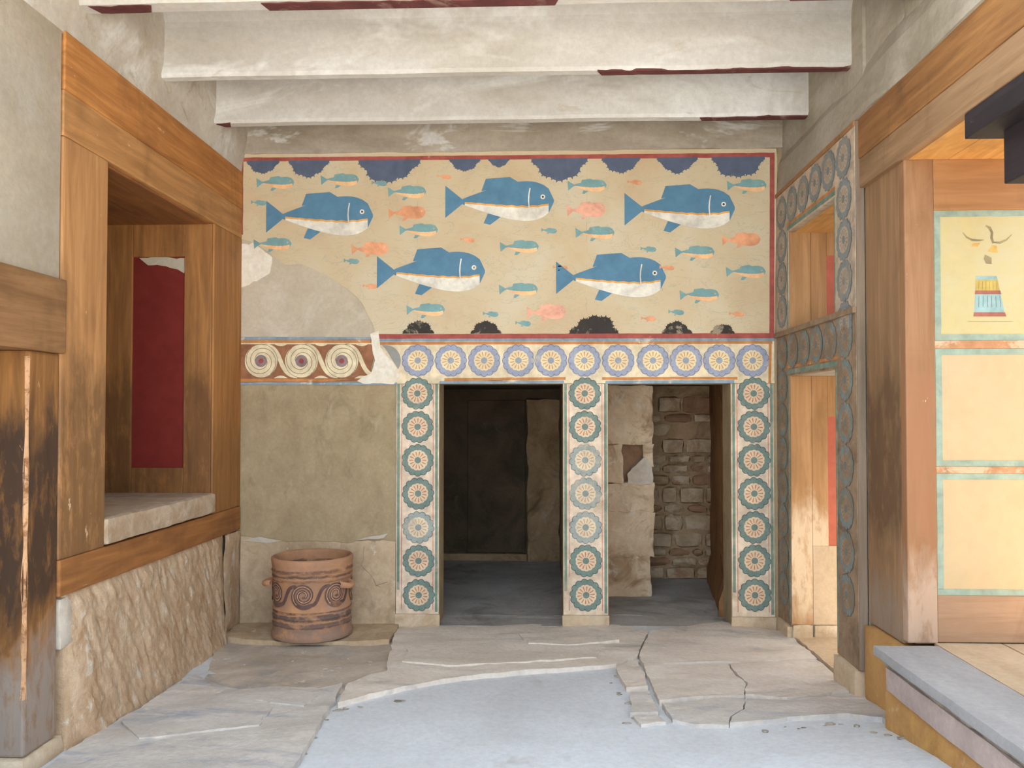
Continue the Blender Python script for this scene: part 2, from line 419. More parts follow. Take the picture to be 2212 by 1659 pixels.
def rosette_mesh(kind, R=0.136, N=14):
    F = Flat(); p = 'rosette_%s_' % kind; L = -0.0004
    F.poly(ellipse(0, 0, R * (0.985 if kind == 'blue' else 0.93), R * (0.985 if kind == 'blue' else 0.93), 42), 0, p + 'disc')
    for i in range(N):
        a = 2 * pi * (i + 0.5) / N
        F.poly(ellipse(cos(a) * R * 0.79, sin(a) * R * 0.79, R * 0.212, R * 0.212, 14), L * (1 + 0.05 * i), p + 'line')
        F.poly(ellipse(cos(a) * R * 0.785, sin(a) * R * 0.785, R * 0.184, R * 0.184, 14), L * (2.2 + 0.05 * i), p + 'petal')
    F.poly(ellipse(0, 0, R * 0.69, R * 0.69, 28), L * 3.4, p + 'petal')
    out = []
    for i in range(N * 6):
        a = 2 * pi * i / (N * 6); out.append((cos(a) * R * (0.59 + 0.045 * abs(cos(a * N / 2)) ** 0.6), sin(a) * R * (0.59 + 0.045 * abs(cos(a * N / 2)) ** 0.6)))
    F.poly(out, L * 4.4, p + 'daisy')
    for i in range(N):
        a = 2 * pi * i / N; c, s_ = cos(a), sin(a)
        q = [(0.25, -0.014), (0.50, -0.034), (0.54, 0), (0.50, 0.034), (0.25, 0.014)]
        F.poly([((c * r - s_ * t) * R, (s_ * r + c * t) * R) for r, t in q], L * 5.4, p + 'slit')
    F.poly(ellipse(0, 0, R * 0.2, R * 0.2, 18), L * 6.4, p + 'core')
    return F.mesh('rosette_' + kind)
ROS = {k: rosette_mesh(k) for k in ('blue', 'teal', 'faded', 'pale', 'dim')}

# ------------------------------------------------------------------ floor
def smooth01(t): t = max(0.0, min(1.0, t)); return t * t * (3 - 2 * t)
def floor_z(x, y):
    return -0.03 + 0.26 * smooth01((x - 0.7) / 1.3) * smooth01((5.6 - y) / 2.4) + 0.02 * smooth01((x + 0.9) / 1.5)
def sheet(name, poly, mat, parent=None, thick=0.03, step=0.09, edge=0.05, amp=0.012, seed=1.0, relief=0.006, jag=True, base=None, tilt=None):
    # a slab of stone with a ragged outline (x, y), lying on the floor
    pts = ragged(poly, edge, amp, seed) if jag else poly
    xs = [p[0] for p in pts]; ys = [p[1] for p in pts]
    inn = []
    y = min(ys) + step / 2
    while y < max(ys):
        x = min(xs) + step / 2
        while x < max(xs):
            inn.append((x + random.uniform(-.2, .2) * step, y + random.uniform(-.2, .2) * step)); x += step
        y += step
    n = len(pts)
    vs, es, fs, *_ = geometry.delaunay_2d_cdt([Vector(p) for p in pts + inn], [(i, (i + 1) % n) for i in range(n)], [], 1, 1e-5)
    bm = bmesh.new()
    B = base if base is not None else floor_z
    top = []
    for v in vs:
        nz = noise.fractal(Vector((v.x * 2.3, v.y * 3.6, seed)), 1.0, 2.0, 4) * relief * 1.6
        nz += (abs(noise.noise(Vector((v.x * 1.2 + 3 * noise.noise(Vector((v.x, v.y, seed))), v.y * 5.0, seed * 3)))) ** 0.5) * relief * 0.9
        top.append(bm.verts.new((v.x, v.y, B(v.x, v.y) + thick + nz + (tilt(v.x, v.y) if tilt else 0))))
    for f in fs: bm.faces.new([top[i] for i in f])
    bd = [e for e in bm.edges if len(e.link_faces) == 1]
    r = bmesh.ops.extrude_edge_only(bm, edges=bd)
    for g in r['geom']:
        if isinstance(g, bmesh.types.BMVert): g.co.z = B(g.co.x, g.co.y) - 0.03
    return from_bm(name, bm, mat, parent)
def FP(*pp, z=0.0): return [onZ(a, b, z) for a, b in pp]

floor = sheet('floor', [(-2.75, 1.2), (2.3, 1.2), (2.3, 7.3), (-2.75, 7.3)], 'cement_floor', thick=0.0, step=0.14, relief=0.003, jag=False)
tag(floor, 'pale grey cement floor with broken stone slabs at its edges', 'floor', kind='structure')
def fl(x, y): return floor_z(x, y)
slabs = [
    ('grey_slab', FP((150, 1622), (300, 1530), (425, 1456), (452, 1478), (520, 1492), (600, 1484), (690, 1488), (738, 1478), (722, 1512), (700, 1545), (672, 1598), (650, 1640), (600, 1700), (420, 1830), (60, 1690)), 0.034),
    ('floor_slab', FP((856, 1356), (1210, 1352), (1340, 1356), (1400, 1368), (1376, 1424), (1330, 1440), (1250, 1446), (1130, 1452), (1000, 1462), (900, 1478), (800, 1500), (728, 1520), (752, 1476), (800, 1458), (838, 1452), (836, 1425)), 0.03),
    ('floor_slab', FP((1404, 1368), (1560, 1350), (1700, 1372), (1764, 1430), (1600, 1437), (1440, 1441), (1392, 1446), (1380, 1424)), 0.032),
    ('floor_slab', FP((1393, 1449), (1440, 1444), (1572, 1440), (1590, 1468), (1612, 1484), (1606, 1511), (1560, 1512), (1424, 1522)), 0.03),
    ('floor_slab', FP((1575, 1440), (1766, 1433), (1798, 1460), (1860, 1506), (1700, 1522), (1609, 1512), (1615, 1484), (1593, 1467)), 0.033),
    ('grey_slab', FP((1430, 1528), (1560, 1517), (1610, 1519), (1606, 1543), (1576, 1560), (1572, 1575), (1500, 1570), (1452, 1560)), 0.028),
    ('grey_slab', FP((1614, 1521), (1700, 1526), (1864, 1510), (2010, 1600), (2180, 1690), (1990, 1668), (1906, 1594), (1830, 1574), (1703, 1571), (1576, 1575), (1580, 1562), (1611, 1545)), 0.03),
    ('floor_slab', FP((1330, 1446), (1376, 1430), (1388, 1456), (1400, 1490), (1352, 1492), (1340, 1470)), 0.028),
    ('grey_slab', FP((1360, 1500), (1404, 1498), (1420, 1545), (1364, 1548)), 0.026),
    ('grey_slab', FP((1368, 1552), (1424, 1550), (1436, 1564), (1386, 1568)), 0.02),
    ('door_slab', FP((1706, 1376), (1745, 1372), (1830, 1380), (1900, 1460), (1866, 1500), (1804, 1458)), 0.045),
]
for i, (m, poly, th) in enumerate(slabs):
    sheet('slab', poly, m, floor, thick=th, step=0.08, edge=0.045, amp=0.014, seed=3.1 * i + 1, relief=0.007)
for i, (poly, th) in enumerate(((FP((880, 1402), (1010, 1392), (1180, 1396), (1300, 1408), (1290, 1428), (1120, 1436), (960, 1440), (872, 1432)), 0.04),
        (FP((1120, 1376), (1290, 1372), (1340, 1392), (1230, 1402), (1140, 1398)), 0.048), (FP((260, 1560), (380, 1520), (520, 1512), (590, 1530), (560, 1570), (400, 1590), (300, 1600)), 0.043),
        (FP((480, 1500), (640, 1496), (700, 1500), (660, 1530), (600, 1524), (520, 1510)), 0.04))):
    sheet('worn_layer', poly, 'floor_slab' if i < 2 else 'grey_slab', floor, thick=th, step=0.08, edge=0.04, amp=0.02, seed=2.7 * i + 40, relief=0.004)
sheet('low_paving', FP((440, 1470), (500, 1500), (760, 1490), (842, 1446), (862, 1395), (840, 1380), (470, 1380)), 'low_floor', floor, thick=0.008, seed=9.4, amp=0.01, relief=0.008)
# pot shelf: the raised kerb along the back wall
sheet('kerb_slab', [(XL + 0.02, YB), (-1.2, YB), (-1.2, 6.42), (-1.5, 6.36), (-1.95, 6.33), (-2.3, 6.38), (XL + 0.02, 6.46)], 'dado_plaster', floor, thick=0.045, edge=0.05, amp=0.014, seed=5.5, relief=0.005)
# rows of small broken stones along the slab edges
rng = random.Random(3)
for (a, b, n) in (((655, 1620), (725, 1510), 5), ((735, 1518), (870, 1494), 3), ((1322, 1452), (1366, 1556), 8), ((1660, 1580), (1840, 1586), 7), ((1840, 1600), (1960, 1655), 4)):
    for i in range(n):
        t = (i + rng.random() * 0.8) / n
        x, y = onZ(a[0] + (b[0] - a[0]) * t + rng.uniform(-14, 14), a[1] + (b[1] - a[1]) * t + rng.uniform(-4, 12), 0.0)
        s = rng.uniform(0.006, 0.016)
        bm = bmesh.new(); bmesh.ops.create_icosphere(bm, subdivisions=1, radius=1.0)
        for v in bm.verts:
            v.co = v.co * (1 + 0.9 * noise.noise(v.co * 2.3 + Vector((i * 3.3, t * 9, 0)))); v.co = Vector((v.co.x * s * (1.2 + 1.6 * t), v.co.y * s * 1.2, v.co.z * s * 0.6))
            v.co += Vector((x, y, floor_z(x, y) + s * 0.25))
        from_bm('stone_chip', bm, 'chip_stone', floor)
tag(sheet('ground', [(-14, -14), (14, -14), (14, 14), (-14, 14)], 'outside_paving', thick=-0.06, step=1.5, relief=0.0, jag=False, base=lambda x, y: -0.06), 'sunlit pale paving outside the room', 'ground', kind='structure')

# ------------------------------------------------------------------ back wall
DZ = 2.015
D1L, D1R = onY(949, 1100, YB)[0], onY(1216, 1100, YB)[0]
D2L, D2R = onY(1314, 1100, YB)[0], onY(1579, 1100, YB)[0]
wb = boxes('wall_back', [(-3.4, D1L, YB, 7.2, -0.1, DZ), (D1R, D2L, YB, 7.2, -0.1, DZ), (D2R, 2.8, YB, 7.2, -0.1, DZ), (-3.4, 2.8, YB, 7.2, DZ, 4.6)], 'back_plaster')
tag(wb, 'brown stained plaster back wall with two doorways', 'wall', kind='structure')
# upper strip above the painted panel
rough_box('plaster_strip', XL, 2.1, YB - 0.03, YB, 3.96, 4.6, 'strip_plaster', wb, 0.12, 0.008, 4.0, 2.0, rnd=0.01)
# grey repair plaster at the lower left of the painted panel, and the white patch on its corner
x0, z0 = W(519, 735); x1, z1 = W(815, 500)
prism('repair_plaster', [(XL, z0), W(812, 735), W(812, 690), W(700, 560), W(519, 500)], YB - 0.006, YB + 0.01, 'patch_plaster', wb)
prism('white_patch', ragged([W(519, 528), W(548, 524), W(572, 546), W(590, 556), W(584, 592), W(566, 606), W(540, 618), W(519, 626)], 0.03, 0.022, 4.0), YB - 0.012, YB, 'white_plaster', wb)
# lower stone course of the wall behind the jar
dx0, dx1 = XL + 0.012, W(858, 1200)[0] - 0.012
top = ragged([(dx0, 0.735), (dx0 + 0.35, 0.70), (dx0 + 0.62, 0.695), (dx1 - 0.36, 0.69), (dx1 - 0.22, 0.71), (dx1, 0.70)], 0.03, 0.016, 7.7, False)
ds = empty('dado_slab', ((dx0 + dx1) / 2, YB, 0), None, None)
prism('slab_face', [(dx1, 0.70), (dx1, -0.02), (dx0, -0.02)] + top, YB - 0.02, YB - 0.001, 'dado_plaster', ds)
prism('mortar_bead', ragged([(dx0 + 0.02, 0.70), (dx0 + 0.16, 0.735), (dx0 + 0.36, 0.705), (dx0 + 0.22, 0.685)], 0.02, 0.008, 3.1), YB - 0.028, YB - 0.015, 'mortar', ds)
prism('mortar_bead', ragged([(dx1 - 0.34, 0.715), (dx1 - 0.2, 0.745), (dx1 - 0.06, 0.77), (dx1 - 0.1, 0.73)], 0.02, 0.008, 5.1), YB - 0.018, YB - 0.001, 'mortar', ds)
for q, cr in enumerate(([(-1.5, 0.66), (-1.5, 0.55), (-1.52, 0.5), (-1.44, 0.42), (-1.40, 0.34), (-1.33, 0.30)], [(-1.40, 0.34), (-1.30, 0.37), (-1.25, 0.40)])):
    F = Flat(); F.strip(ragged(cr, 0.03, 0.008, q + 1.0, False), 0.004, 0, 'crack_dark'); adopt(place('crack', F.mesh('crack'), (0, YB - 0.0212, 0)), ds)
tag(ds, 'chipped beige plaster dado slab along the wall behind the clay jar', 'dado slab')

# painted panel: a plain stand-in mural of swimming fish, same size and colours as the painted wall
mur = empty('wall_mural', (0, YB, 2.4), 'cream painted wall panel of swimming blue fish within a red border', 'mural')
MY = YB - 0.014
outl = [W(520, 331), W(1676, 322), W(1678, 345), W(1672, 722), W(812, 727)]
brk = ragged([W(812, 727), W(806, 700), W(786, 660), W(752, 626), W(700, 592), W(655, 572), W(618, 572), W(590, 552), W(560, 530), W(519, 516)], 0.03, 0.012, 2.2, closed=False)
prism('painted_plaster', outl[:-1] + brk + [W(519, 516)], MY, YB, 'mural_ground', mur)
def band(name, a, b, c, d, y, mat, parent, amp=0.0):
    pts = [W(*a), W(*b), W(*c), W(*d)]
    if amp: pts = ragged(pts, 0.05, amp, a[0] * 0.1)
    return prism(name, pts, y, y + 0.004, mat, parent)
band('border_stripe', (527, 342), (1671, 331), (1671, 341), (527, 350), MY - 0.002, 'mural_red', mur, 0.003)
band('border_stripe', (1662, 331), (1672, 331), (1671, 731), (1661, 731), MY - 0.0024, 'mural_red', mur, 0.002)
band('border_stripe', (815, 722), (1671, 720), (1671, 731), (815, 732), MY - 0.0022, 'mural_red', mur, 0.002)
band('border_stripe', (519, 345), (527, 345), (526, 508), (519, 508), MY - 0.0022, 'mural_red', mur, 0.003)
for a_, b_ in (((903, 352), (902, 718)), ((1268, 348), (1266, 716))):
    F = Flat(); F.strip([W(*a_), W(*b_)], 0.004, 0, 'seam'); adopt(place('panel_seam', F.mesh('panel_seam'), (0, MY - 0.0012, 0)), mur)
PXM = 6.9 / FPX   # metres per pixel on the back wall
def fish_mesh(nm, L, H, top, belly, line=None, bent=0.0):
    F = Flat(); n = 18
    def mid(t): return bent * L * (t * t - 0.25 * t)
    up = []; lo = []
    for i in range(n + 1):
        t = i / n; x = L * (0.5 - 0.86 * t); h = H * 0.5 * (sin(pi * min(1, t ** 0.62)) ** 0.85) * (1 - 0.25 * t) + H * 0.03
        up.append((x, mid(t) + h)); lo.append((x, mid(t) - h))
    F.poly(up + lo[::-1], 0, top)
    if belly:
        ed = [((a[0]), a[1] + (b[1] - a[1]) * (0.64 + (0.012 if i % 2 else -0.012))) for i, (a, b) in enumerate(zip(up, lo))][1:-1]
        F.poly(ed + lo[1:-1][::-1], -0.0006, belly)
        if line: F.strip(ed, H * 0.045, -0.0012, line)
    e = up[-1][0]; m = mid(1)
    F.poly([(e + L * 0.03, m + H * 0.05), (e - L * 0.13, m + H * 0.40), (e - L * 0.13, m - H * 0.40), (e + L * 0.03, m - H * 0.05)], -0.0003, top)
    F.poly([(L * 0.22, H * 0.40), (L * 0.10, H * 0.60), (-L * 0.12, H * 0.56), (-L * 0.16, H * 0.26)], -0.0003, top)
    F.poly([(L * 0.02, -H * 0.38), (-L * 0.08, -H * 0.58), (-L * 0.14, -H * 0.54), (-L * 0.10, -H * 0.30)], -0.0003, top)
    if line: F.strip([(L * 0.30 - L * 0.03 * cos(q * 0.5 - 1.0), H * 0.30 * (q / 4 * 2 - 1) + H * 0.02) for q in range(5)], H * 0.03, -0.0014, 'fish_belly')
    F.poly(ellipse(L * 0.40, H * 0.10, H * 0.06, H * 0.06, 10), -0.0016, belly or 'fish_belly')
    F.poly(ellipse(L * 0.40, H * 0.10, H * 0.028, H * 0.028, 8), -0.002, 'clump_dark')
    return F.mesh(nm)
big = fish_mesh('large_fish', 238 * PXM, 88 * PXM, 'fish_blue', 'fish_belly', 'fish_line', 0.0)
teal = fish_mesh('teal_fish', 84 * PXM, 27 * PXM, 'fish_teal', 'fish_peach', None, 0.08)
oran = fish_mesh('orange_fish', 82 * PXM, 28 * PXM, 'fish_orange', None, None, 0.05)
rose = fish_mesh('rose_fish', 84 * PXM, 32 * PXM, 'fish_rose', None, None, 0.05)
tiny = fish_mesh('tiny_fish', 34 * PXM, 11 * PXM, 'fish_teal', None, None, 0.1)
tino = fish_mesh('tiny_orange_fish', 32 * PXM, 10 * PXM, 'fish_orange', None, None, 0.1)
def fish(me, px, py, ang, flip=1):
    x, z = W(px, py)
    o = place('painted_fish', me, (x, MY - 0.003, z), 0, None, (flip, 1, 1), -radians(ang) * 1.0)
    adopt(o, mur)
for px, py, a, fl_ in ((690, 468, 0, 1), (1078, 436, 0, 1), (1466, 452, 0, 1), (930, 588, 0, 1), (1318, 600, 0, 1)):
    fish(big, px, py, a, fl_)
for px, py, a, fl_ in ((596, 398, 4, 1), (735, 392, 4, 1), (880, 418, 4, 1), (1268, 404, 4, 1), (1612, 404, 4, 1), (905, 500, 4, 1), (1285, 506, 4, 1), (1122, 536, 4, 1), (1500, 548, 4, 1), (1120, 628, 4, 1), (1510, 640, 4, 1), (1610, 590, 4, 1), (920, 672, 4, 1), (590, 530, 4, 1)):
    fish(teal, px, py, a, fl_)
for px, py, a, fl_, me in ((800, 540, 4, 1, oran), (880, 462, 4, 1, oran), (1266, 456, 4, 1, rose), (1180, 676, 4, 1, rose), (1600, 520, 4, 1, oran)):
    fish(me, px, py, a, fl_)
for i, (px, py, a) in enumerate(((820, 398, 0), (960, 384, 0), (760, 566, 0), (1010, 520, 0), (1186, 500, 0), (1210, 580, 0), (1400, 540, 0), (1440, 580, 0), (1060, 680, 0), (800, 620, 0), (1130, 700, 0), (1400, 690, 0), (560, 440, 0), (1370, 396, 0), (1460, 676, 0), (1590, 680, 0))):
    fish(tino if i % 2 else tiny, px, py, a)
def clump(px, py, s, mat, down, seed):
    F = Flat(); r = random.Random(seed); n = 5
    for i in range(n):
        t = (i - (n - 1) / 2) / (n - 1) * 2
        cx = t * s * 0.75; cz = (1 - t * t) * s * 0.42 * (-1 if down else 1)
        rr = s * (0.26 + 0.12 * (1 - t * t)) * r.uniform(0.85, 1.12)
        F.poly(ellipse(cx, cz, rr, rr, 18), -0.0002 * i, mat)
        for k in range(14):
            a = 2 * pi * k / 14
            if sin(a) * (-1 if down else 1) > -0.2:
                F.poly([(cx + cos(a - .09) * rr, cz + sin(a - .09) * rr), (cx + cos(a) * rr * 1.2, cz + sin(a) * rr * 1.2), (cx + cos(a + .09) * rr, cz + sin(a + .09) * rr)], -0.0002 * i, mat)
    F.poly([(-s, 0), (s, 0), (s * 0.7, (-0.4 if down else 0.3) * s), (-s * 0.7, (-0.4 if down else 0.3) * s)], -0.0014, mat)
    # trim what would cross the red border
    me = F.mesh('clump')
    for v in me.vertices:
        if (v.co.z > 0.0) == down: v.co.z = 0.0
    x, z = W(px, py); place('painted_clump', me, (x, MY - 0.0016, z), 0, mur)
for i, (px, s) in enumerate(((570, 36), (668, 46), (842, 66), (1004, 34), (1078, 24), (1208, 60), (1342, 42), (1462, 44), (1594, 58))):
    clump(px, 349 - (px - 527) * 0.0085, s * PXM, 'clump_blue', True, i)
for i, (px, s) in enumerate(((905, 34), (1050, 34), (1284, 52), (1462, 32), (1560, 26))):
    clump(px, 721, s * PXM, 'clump_dark', False, 20 + i)

# frieze of rosettes below the panel
fr = empty('rosette_frieze', (0, YB, 2.0), 'cream painted frieze of blue rosettes running above the two doorways', 'frieze')
FY = YB - 0.012
xl, zt = W(815, 732); xr = W(1672, 800)[0]
prism('frieze_ground', ragged([W(852, 829), W(842, 800), W(815, 770), W(815, 733)], 0.03, 0.012, 6.0, False) + [W(815, 733), (xr, zt), (xr, DZ + 0.002), W(852, 829)], FY, YB, 'frieze_ground', fr)
band('blue_stripe', (817, 732), (1672, 731), (1672, 737), (817, 738), FY - 0.002, 'line_blue', fr, 0.002)
band('orange_stripe', (817, 739), (1667, 737), (1667, 743), (817, 745), FY - 0.002, 'line_orange', fr, 0.002)
band('orange_stripe', (1660, 741), (1666, 741), (1665, 828), (1659, 828), FY - 0.0016, 'line_orange', fr, 0.001)
band('orange_stripe', (960, 817), (1222, 815), (1222, 821), (960, 823), FY - 0.002, 'line_orange', fr, 0.004)
band('blue_stripe', (950, 823), (1218, 822), (1218, 828), (950, 829), FY - 0.002, 'line_blue', fr, 0.003)
band('orange_stripe', (1300, 815), (1592, 814), (1592, 820), (1300, 821), FY - 0.002, 'line_orange', fr, 0.003)
band('blue_stripe', (1308, 822), (1585, 821), (1585, 828), (1308, 829), FY - 0.002, 'line_blue', fr, 0.002)
for i, px in enumerate((903, 974, 1046, 1120, 1190, 1262, 1335, 1410, 1481, 1553, 1625)):
    x, z = W(px, 779); place('rosette', ROS['blue'], (x, FY - 0.001, z), 0, fr, roty=radians(13 * i % 26))
# half a rosette lost under the white patch
F = Flat(); F.poly(ellipse(0, 0, 0.13, 0.13, 24, -0.6, 1.9) + [(0.0, 0.1)], 0, 'rosette_pale_disc')
x, z = W(833, 779); place('worn_rosette', F.mesh('worn_rosette'), (x, FY - 0.0014, z), 0, fr)

# spiral frieze
sp = empty('spiral_frieze', (XL, YB, 2.0), 'brown painted band of three cream running spirals at the left of the wall', 'frieze')
xa = XL + 0.002
zt_, zb_ = W(600, 736)[1], W(600, 823)[1]
prism('painted_ground', ragged([(W(806, 736)[0], zt_), (W(812, 760)[0], W(0, 760)[1]), (W(800, 800)[0], W(0, 800)[1]), (W(815, 823)[0], zb_)], 0.02, 0.012, 3.0, False) + [(W(815, 823)[0], zb_), (xa, zb_), (xa, zt_)], FY, YB, 'spiral_ground', sp)
band('blue_stripe', (519, 728), (803, 729), (803, 734), (519, 734), FY - 0.001, 'line_blue', sp, 0.002)
band('orange_stripe', (519, 735), (801, 735), (801, 741), (519, 741), FY - 0.002, 'line_orange', sp, 0.002)
band('orange_stripe', (519, 818), (760, 819), (700, 825), (519, 825), FY - 0.002, 'line_orange', sp, 0.002)
band('blue_stripe', (519, 826), (858, 826), (858, 831), (519, 831), FY - 0.001, 'line_blue', sp, 0.003)
band('cream_band', (519, 741), (806, 741), (806, 744), (519, 744), FY - 0.0015, 'spiral_cream', sp, 0.001)
def spiral_mesh(tail):
    F = Flat(); r = 0.143; n = 36
    F.poly(ellipse(0, 0, r, r, 36), 0, 'spiral_cream')
    for a0 in (0.0, pi):
        F.strip([(cos(a0 - 2.3 * pi * i / 48) * r * (0.36 + 0.60 * i / 48), sin(a0 - 2.3 * pi * i / 48) * r * (0.36 + 0.60 * i / 48)) for i in range(49)], 0.0042, -0.001, 'spiral_line')
    F.strip([(cos(q * pi / 18) * r * 0.985, sin(q * pi / 18) * r * 0.985) for q in range(37)], 0.0036, -0.0008, 'spiral_line')
    for sg_ in (-1, 1): F.poly([(r * 1.18 + (q - 5) * 0.012, sg_ * (r + 0.003 - 0.022 * (1 - ((q - 5) / 5.0) ** 2))) for q in range(11)], -0.0003, 'spiral_cream')
    F.poly(ellipse(0, 0, r * 0.36, r * 0.36, 20), -0.0014, 'spiral_core')
    F.poly(ellipse(0, 0, r * 0.15, r * 0.15, 12), -0.002, 'spiral_heart')
    if tail:
        P = [Vector((0.03, 0.128)), Vector((0.20, 0.128)), Vector((0.13, -0.128)), Vector((0.31, -0.128))]
        ln = []
        for i in range(21):
            t = i / 20; ln.append(tuple(P[0] * (1 - t) ** 3 + P[1] * 3 * t * (1 - t) ** 2 + P[2] * 3 * t * t * (1 - t) + P[3] * t ** 3))
        F.strip(ln, 0.036, -0.0005, 'spiral_cream')
    return F.mesh('spiral')
for px, tl in ((565, True), (652, True), (739, True)):
    x, z = W(px, 780); place('spiral', spiral_mesh(tl), (x, FY - 0.001, z), 0, sp)
prism('plaster_patch', ragged([W(800, 722), W(818, 716), W(822, 750), W(838, 772), W(852, 790), W(866, 812), W(850, 829), W(800, 829), W(770, 822), W(800, 805), W(812, 780), W(804, 758)], 0.025, 0.014, 8.0), YB - 0.019, YB - 0.0125, 'white_plaster', sp)

# three painted pilasters
def pilaster(px0, px1, cx, label, seed, cut_left=False):
    x0 = W(px0, 1100)[0]; x1 = W(px1, 1100)[0]
    t = empty('painted_pilaster', ((x0 + x1) / 2, YB, 0), label, 'pilaster', 'painted pilasters between the doorways')
    PY = YB - 0.01
    box('shaft', x0, x1, PY, YB, 0.1, DZ - 0.002, 'pilaster_ground', t, 0.004)
    rough_box('base_block', x0 - 0.012, x1 + 0.012, YB - 0.03, YB - 0.001, -0.03, 0.105, 'plinth_stone', t, 0.03, 0.004, 9, seed, rnd=0.008)
    for s, e in ((1, x0), (-1, x1)):
        boxes('green_stripe', [(min(e + s * 0.008, e + s * 0.03), max(e + s * 0.008, e + s * 0.03), PY - 0.002, PY + 0.002, 0.3 if s > 0 else 0.12, DZ)], 'line_green', t)
        boxes('red_stripe', [(min(e + s * 0.044, e + s * 0.050), max(e + s * 0.044, e + s * 0.050), PY - 0.002, PY + 0.002, 0.14, DZ)], 'line_red', t)
    for i, py in enumerate((850, 922, 994, 1066, 1139, 1211, 1285)):
        x, z = W(cx + i * 0.5, py); place('rosette', ROS['faded' if (seed, i) in ((1, 4), (2, 2), (2, 3), (2, 4)) else 'teal'], (x, PY - 0.0022, z), 0, t, roty=radians((i * 9 + seed * 7) % 25))
    return t
pilaster(856, 948, 902, 'rosette painted pilaster beside the brown plaster wall and the dark doorway', 1)
pilaster(1217, 1313, 1263, 'rosette painted pilaster standing between the two doorways', 2)
pilaster(1580, 1672, 1627, 'rosette painted pilaster in the corner next to the right side door frame', 3)

# rooms behind the doorways
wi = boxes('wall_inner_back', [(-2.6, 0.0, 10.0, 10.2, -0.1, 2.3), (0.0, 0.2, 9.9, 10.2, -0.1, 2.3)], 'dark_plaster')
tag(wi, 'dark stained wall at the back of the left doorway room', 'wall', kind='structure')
xj = onY(1138, 1000, 9.9)[0]
rough_box('rough_wall_face', xj, 0.2, 9.86, 9.95, 0.0, 1.95, 'inner_plaster', wi, 0.07, 0.02, 5, 4.0)
box('wall_ledge', -2.6, xj, 9.94, 10.02, 0.0, 0.09, 'inner_plaster', wi, 0.01)
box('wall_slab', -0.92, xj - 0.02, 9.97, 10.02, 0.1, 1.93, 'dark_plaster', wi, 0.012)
tag(boxes('wall_inner_partition', [(0.185, 0.5, 7.2, 10.2, -0.1, 2.3), (-2.8, -2.6, 7.2, 10.2, -0.1, 2.3)], 'inner_plaster'), 'partition wall between the two small rooms', 'wall', kind='structure')
tag(boxes('wall_inner_right', [(1.8, 2.8, 7.2, 9.2, -0.1, 2.3), (0.5, 1.9, 8.95, 9.2, -0.1, 2.3)], 'ochre_plaster'), 'dim wall of the small right hand room', 'wall', kind='structure')
tag(sheet('floor_inner', [(-2.6, 7.15), (1.8, 7.15), (1.8, 8.95), (0.2, 10.0), (-2.6, 10.0)], 'inner_floor', thick=0.03, step=0.2, relief=0.006, jag=False), 'grey stone floor of the rooms behind the doorways', 'floor', kind='structure')
tag(boxes('floor_threshold', [(D1L, D1R, 6.88, 7.22, -0.06, 0.012), (D2L, D2R, 6.88, 7.22, -0.06, 0.022)], 'inner_floor'), 'stone thresholds of the two doorways', 'threshold', kind='structure')
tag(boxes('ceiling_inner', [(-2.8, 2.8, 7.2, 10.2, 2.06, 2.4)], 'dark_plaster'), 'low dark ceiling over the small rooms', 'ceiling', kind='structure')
# sloping side wall of the right room, and its rubble back wall
sw = bmesh.new()
ys = [7.2 + 1.75 * i / 14 for i in range(15)]; zs = [2.1 * j / 14 for j in range(15)]
gv = [[sw.verts.new((1.56 + (y - 7.2) * 0.12 - (0.05 if z < 0.25 else 0) + 0.02 * noise.noise(Vector((y * 3, z * 3, 1))), y, z)) for z in zs] for y in ys]
for i in range(14):
    for j in range(14): sw.faces.new((gv[i][j], gv[i + 1][j], gv[i + 1][j + 1], gv[i][j + 1]))
r_ = bmesh.ops.extrude_face_region(sw, geom=sw.faces[:])
for g in r_['geom']:
    if isinstance(g, bmesh.types.BMVert): g.co.x = 1.85
tag(from_bm('wall_inner_side', sw, 'ochre_plaster', None, True), 'ochre brown side wall inside the right doorway', 'wall', kind='structure')
rb = empty('wall_rubble', (1.3, 8.9, 0), 'rubble stone wall at the back of the right doorway', 'wall', kind='structure')
rough_box('mortar_bed', 0.5, 1.85, 8.86, 8.97, -0.02, 2.08, 'inner_plaster', rb, 0.09, 0.02, 4, 9.0)
rg = random.Random(11)
z = 0.02
while z < 1.95:
    h = rg.uniform(0.09, 0.2); x = 0.98 + rg.uniform(-0.08, 0)
    while x < 1.76:
        wd = rg.uniform(0.12, 0.34)
        if z > 1.3 and rg.random() < 0.5:
            x += wd; continue
        rough_box('stone', x, min(x + wd, 1.8), 8.82 + rg.uniform(-0.02, 0.025), 8.9, z, z + h - 0.012, rg.choice(['rubble_stone', 'rubble_stone', 'inner_plaster', 'brick_stone', 'rubble_stone']), rb, 0.07, 0.012, 6, x * 9 + z, rnd=0.03)
        x += wd + 0.015
    z += h
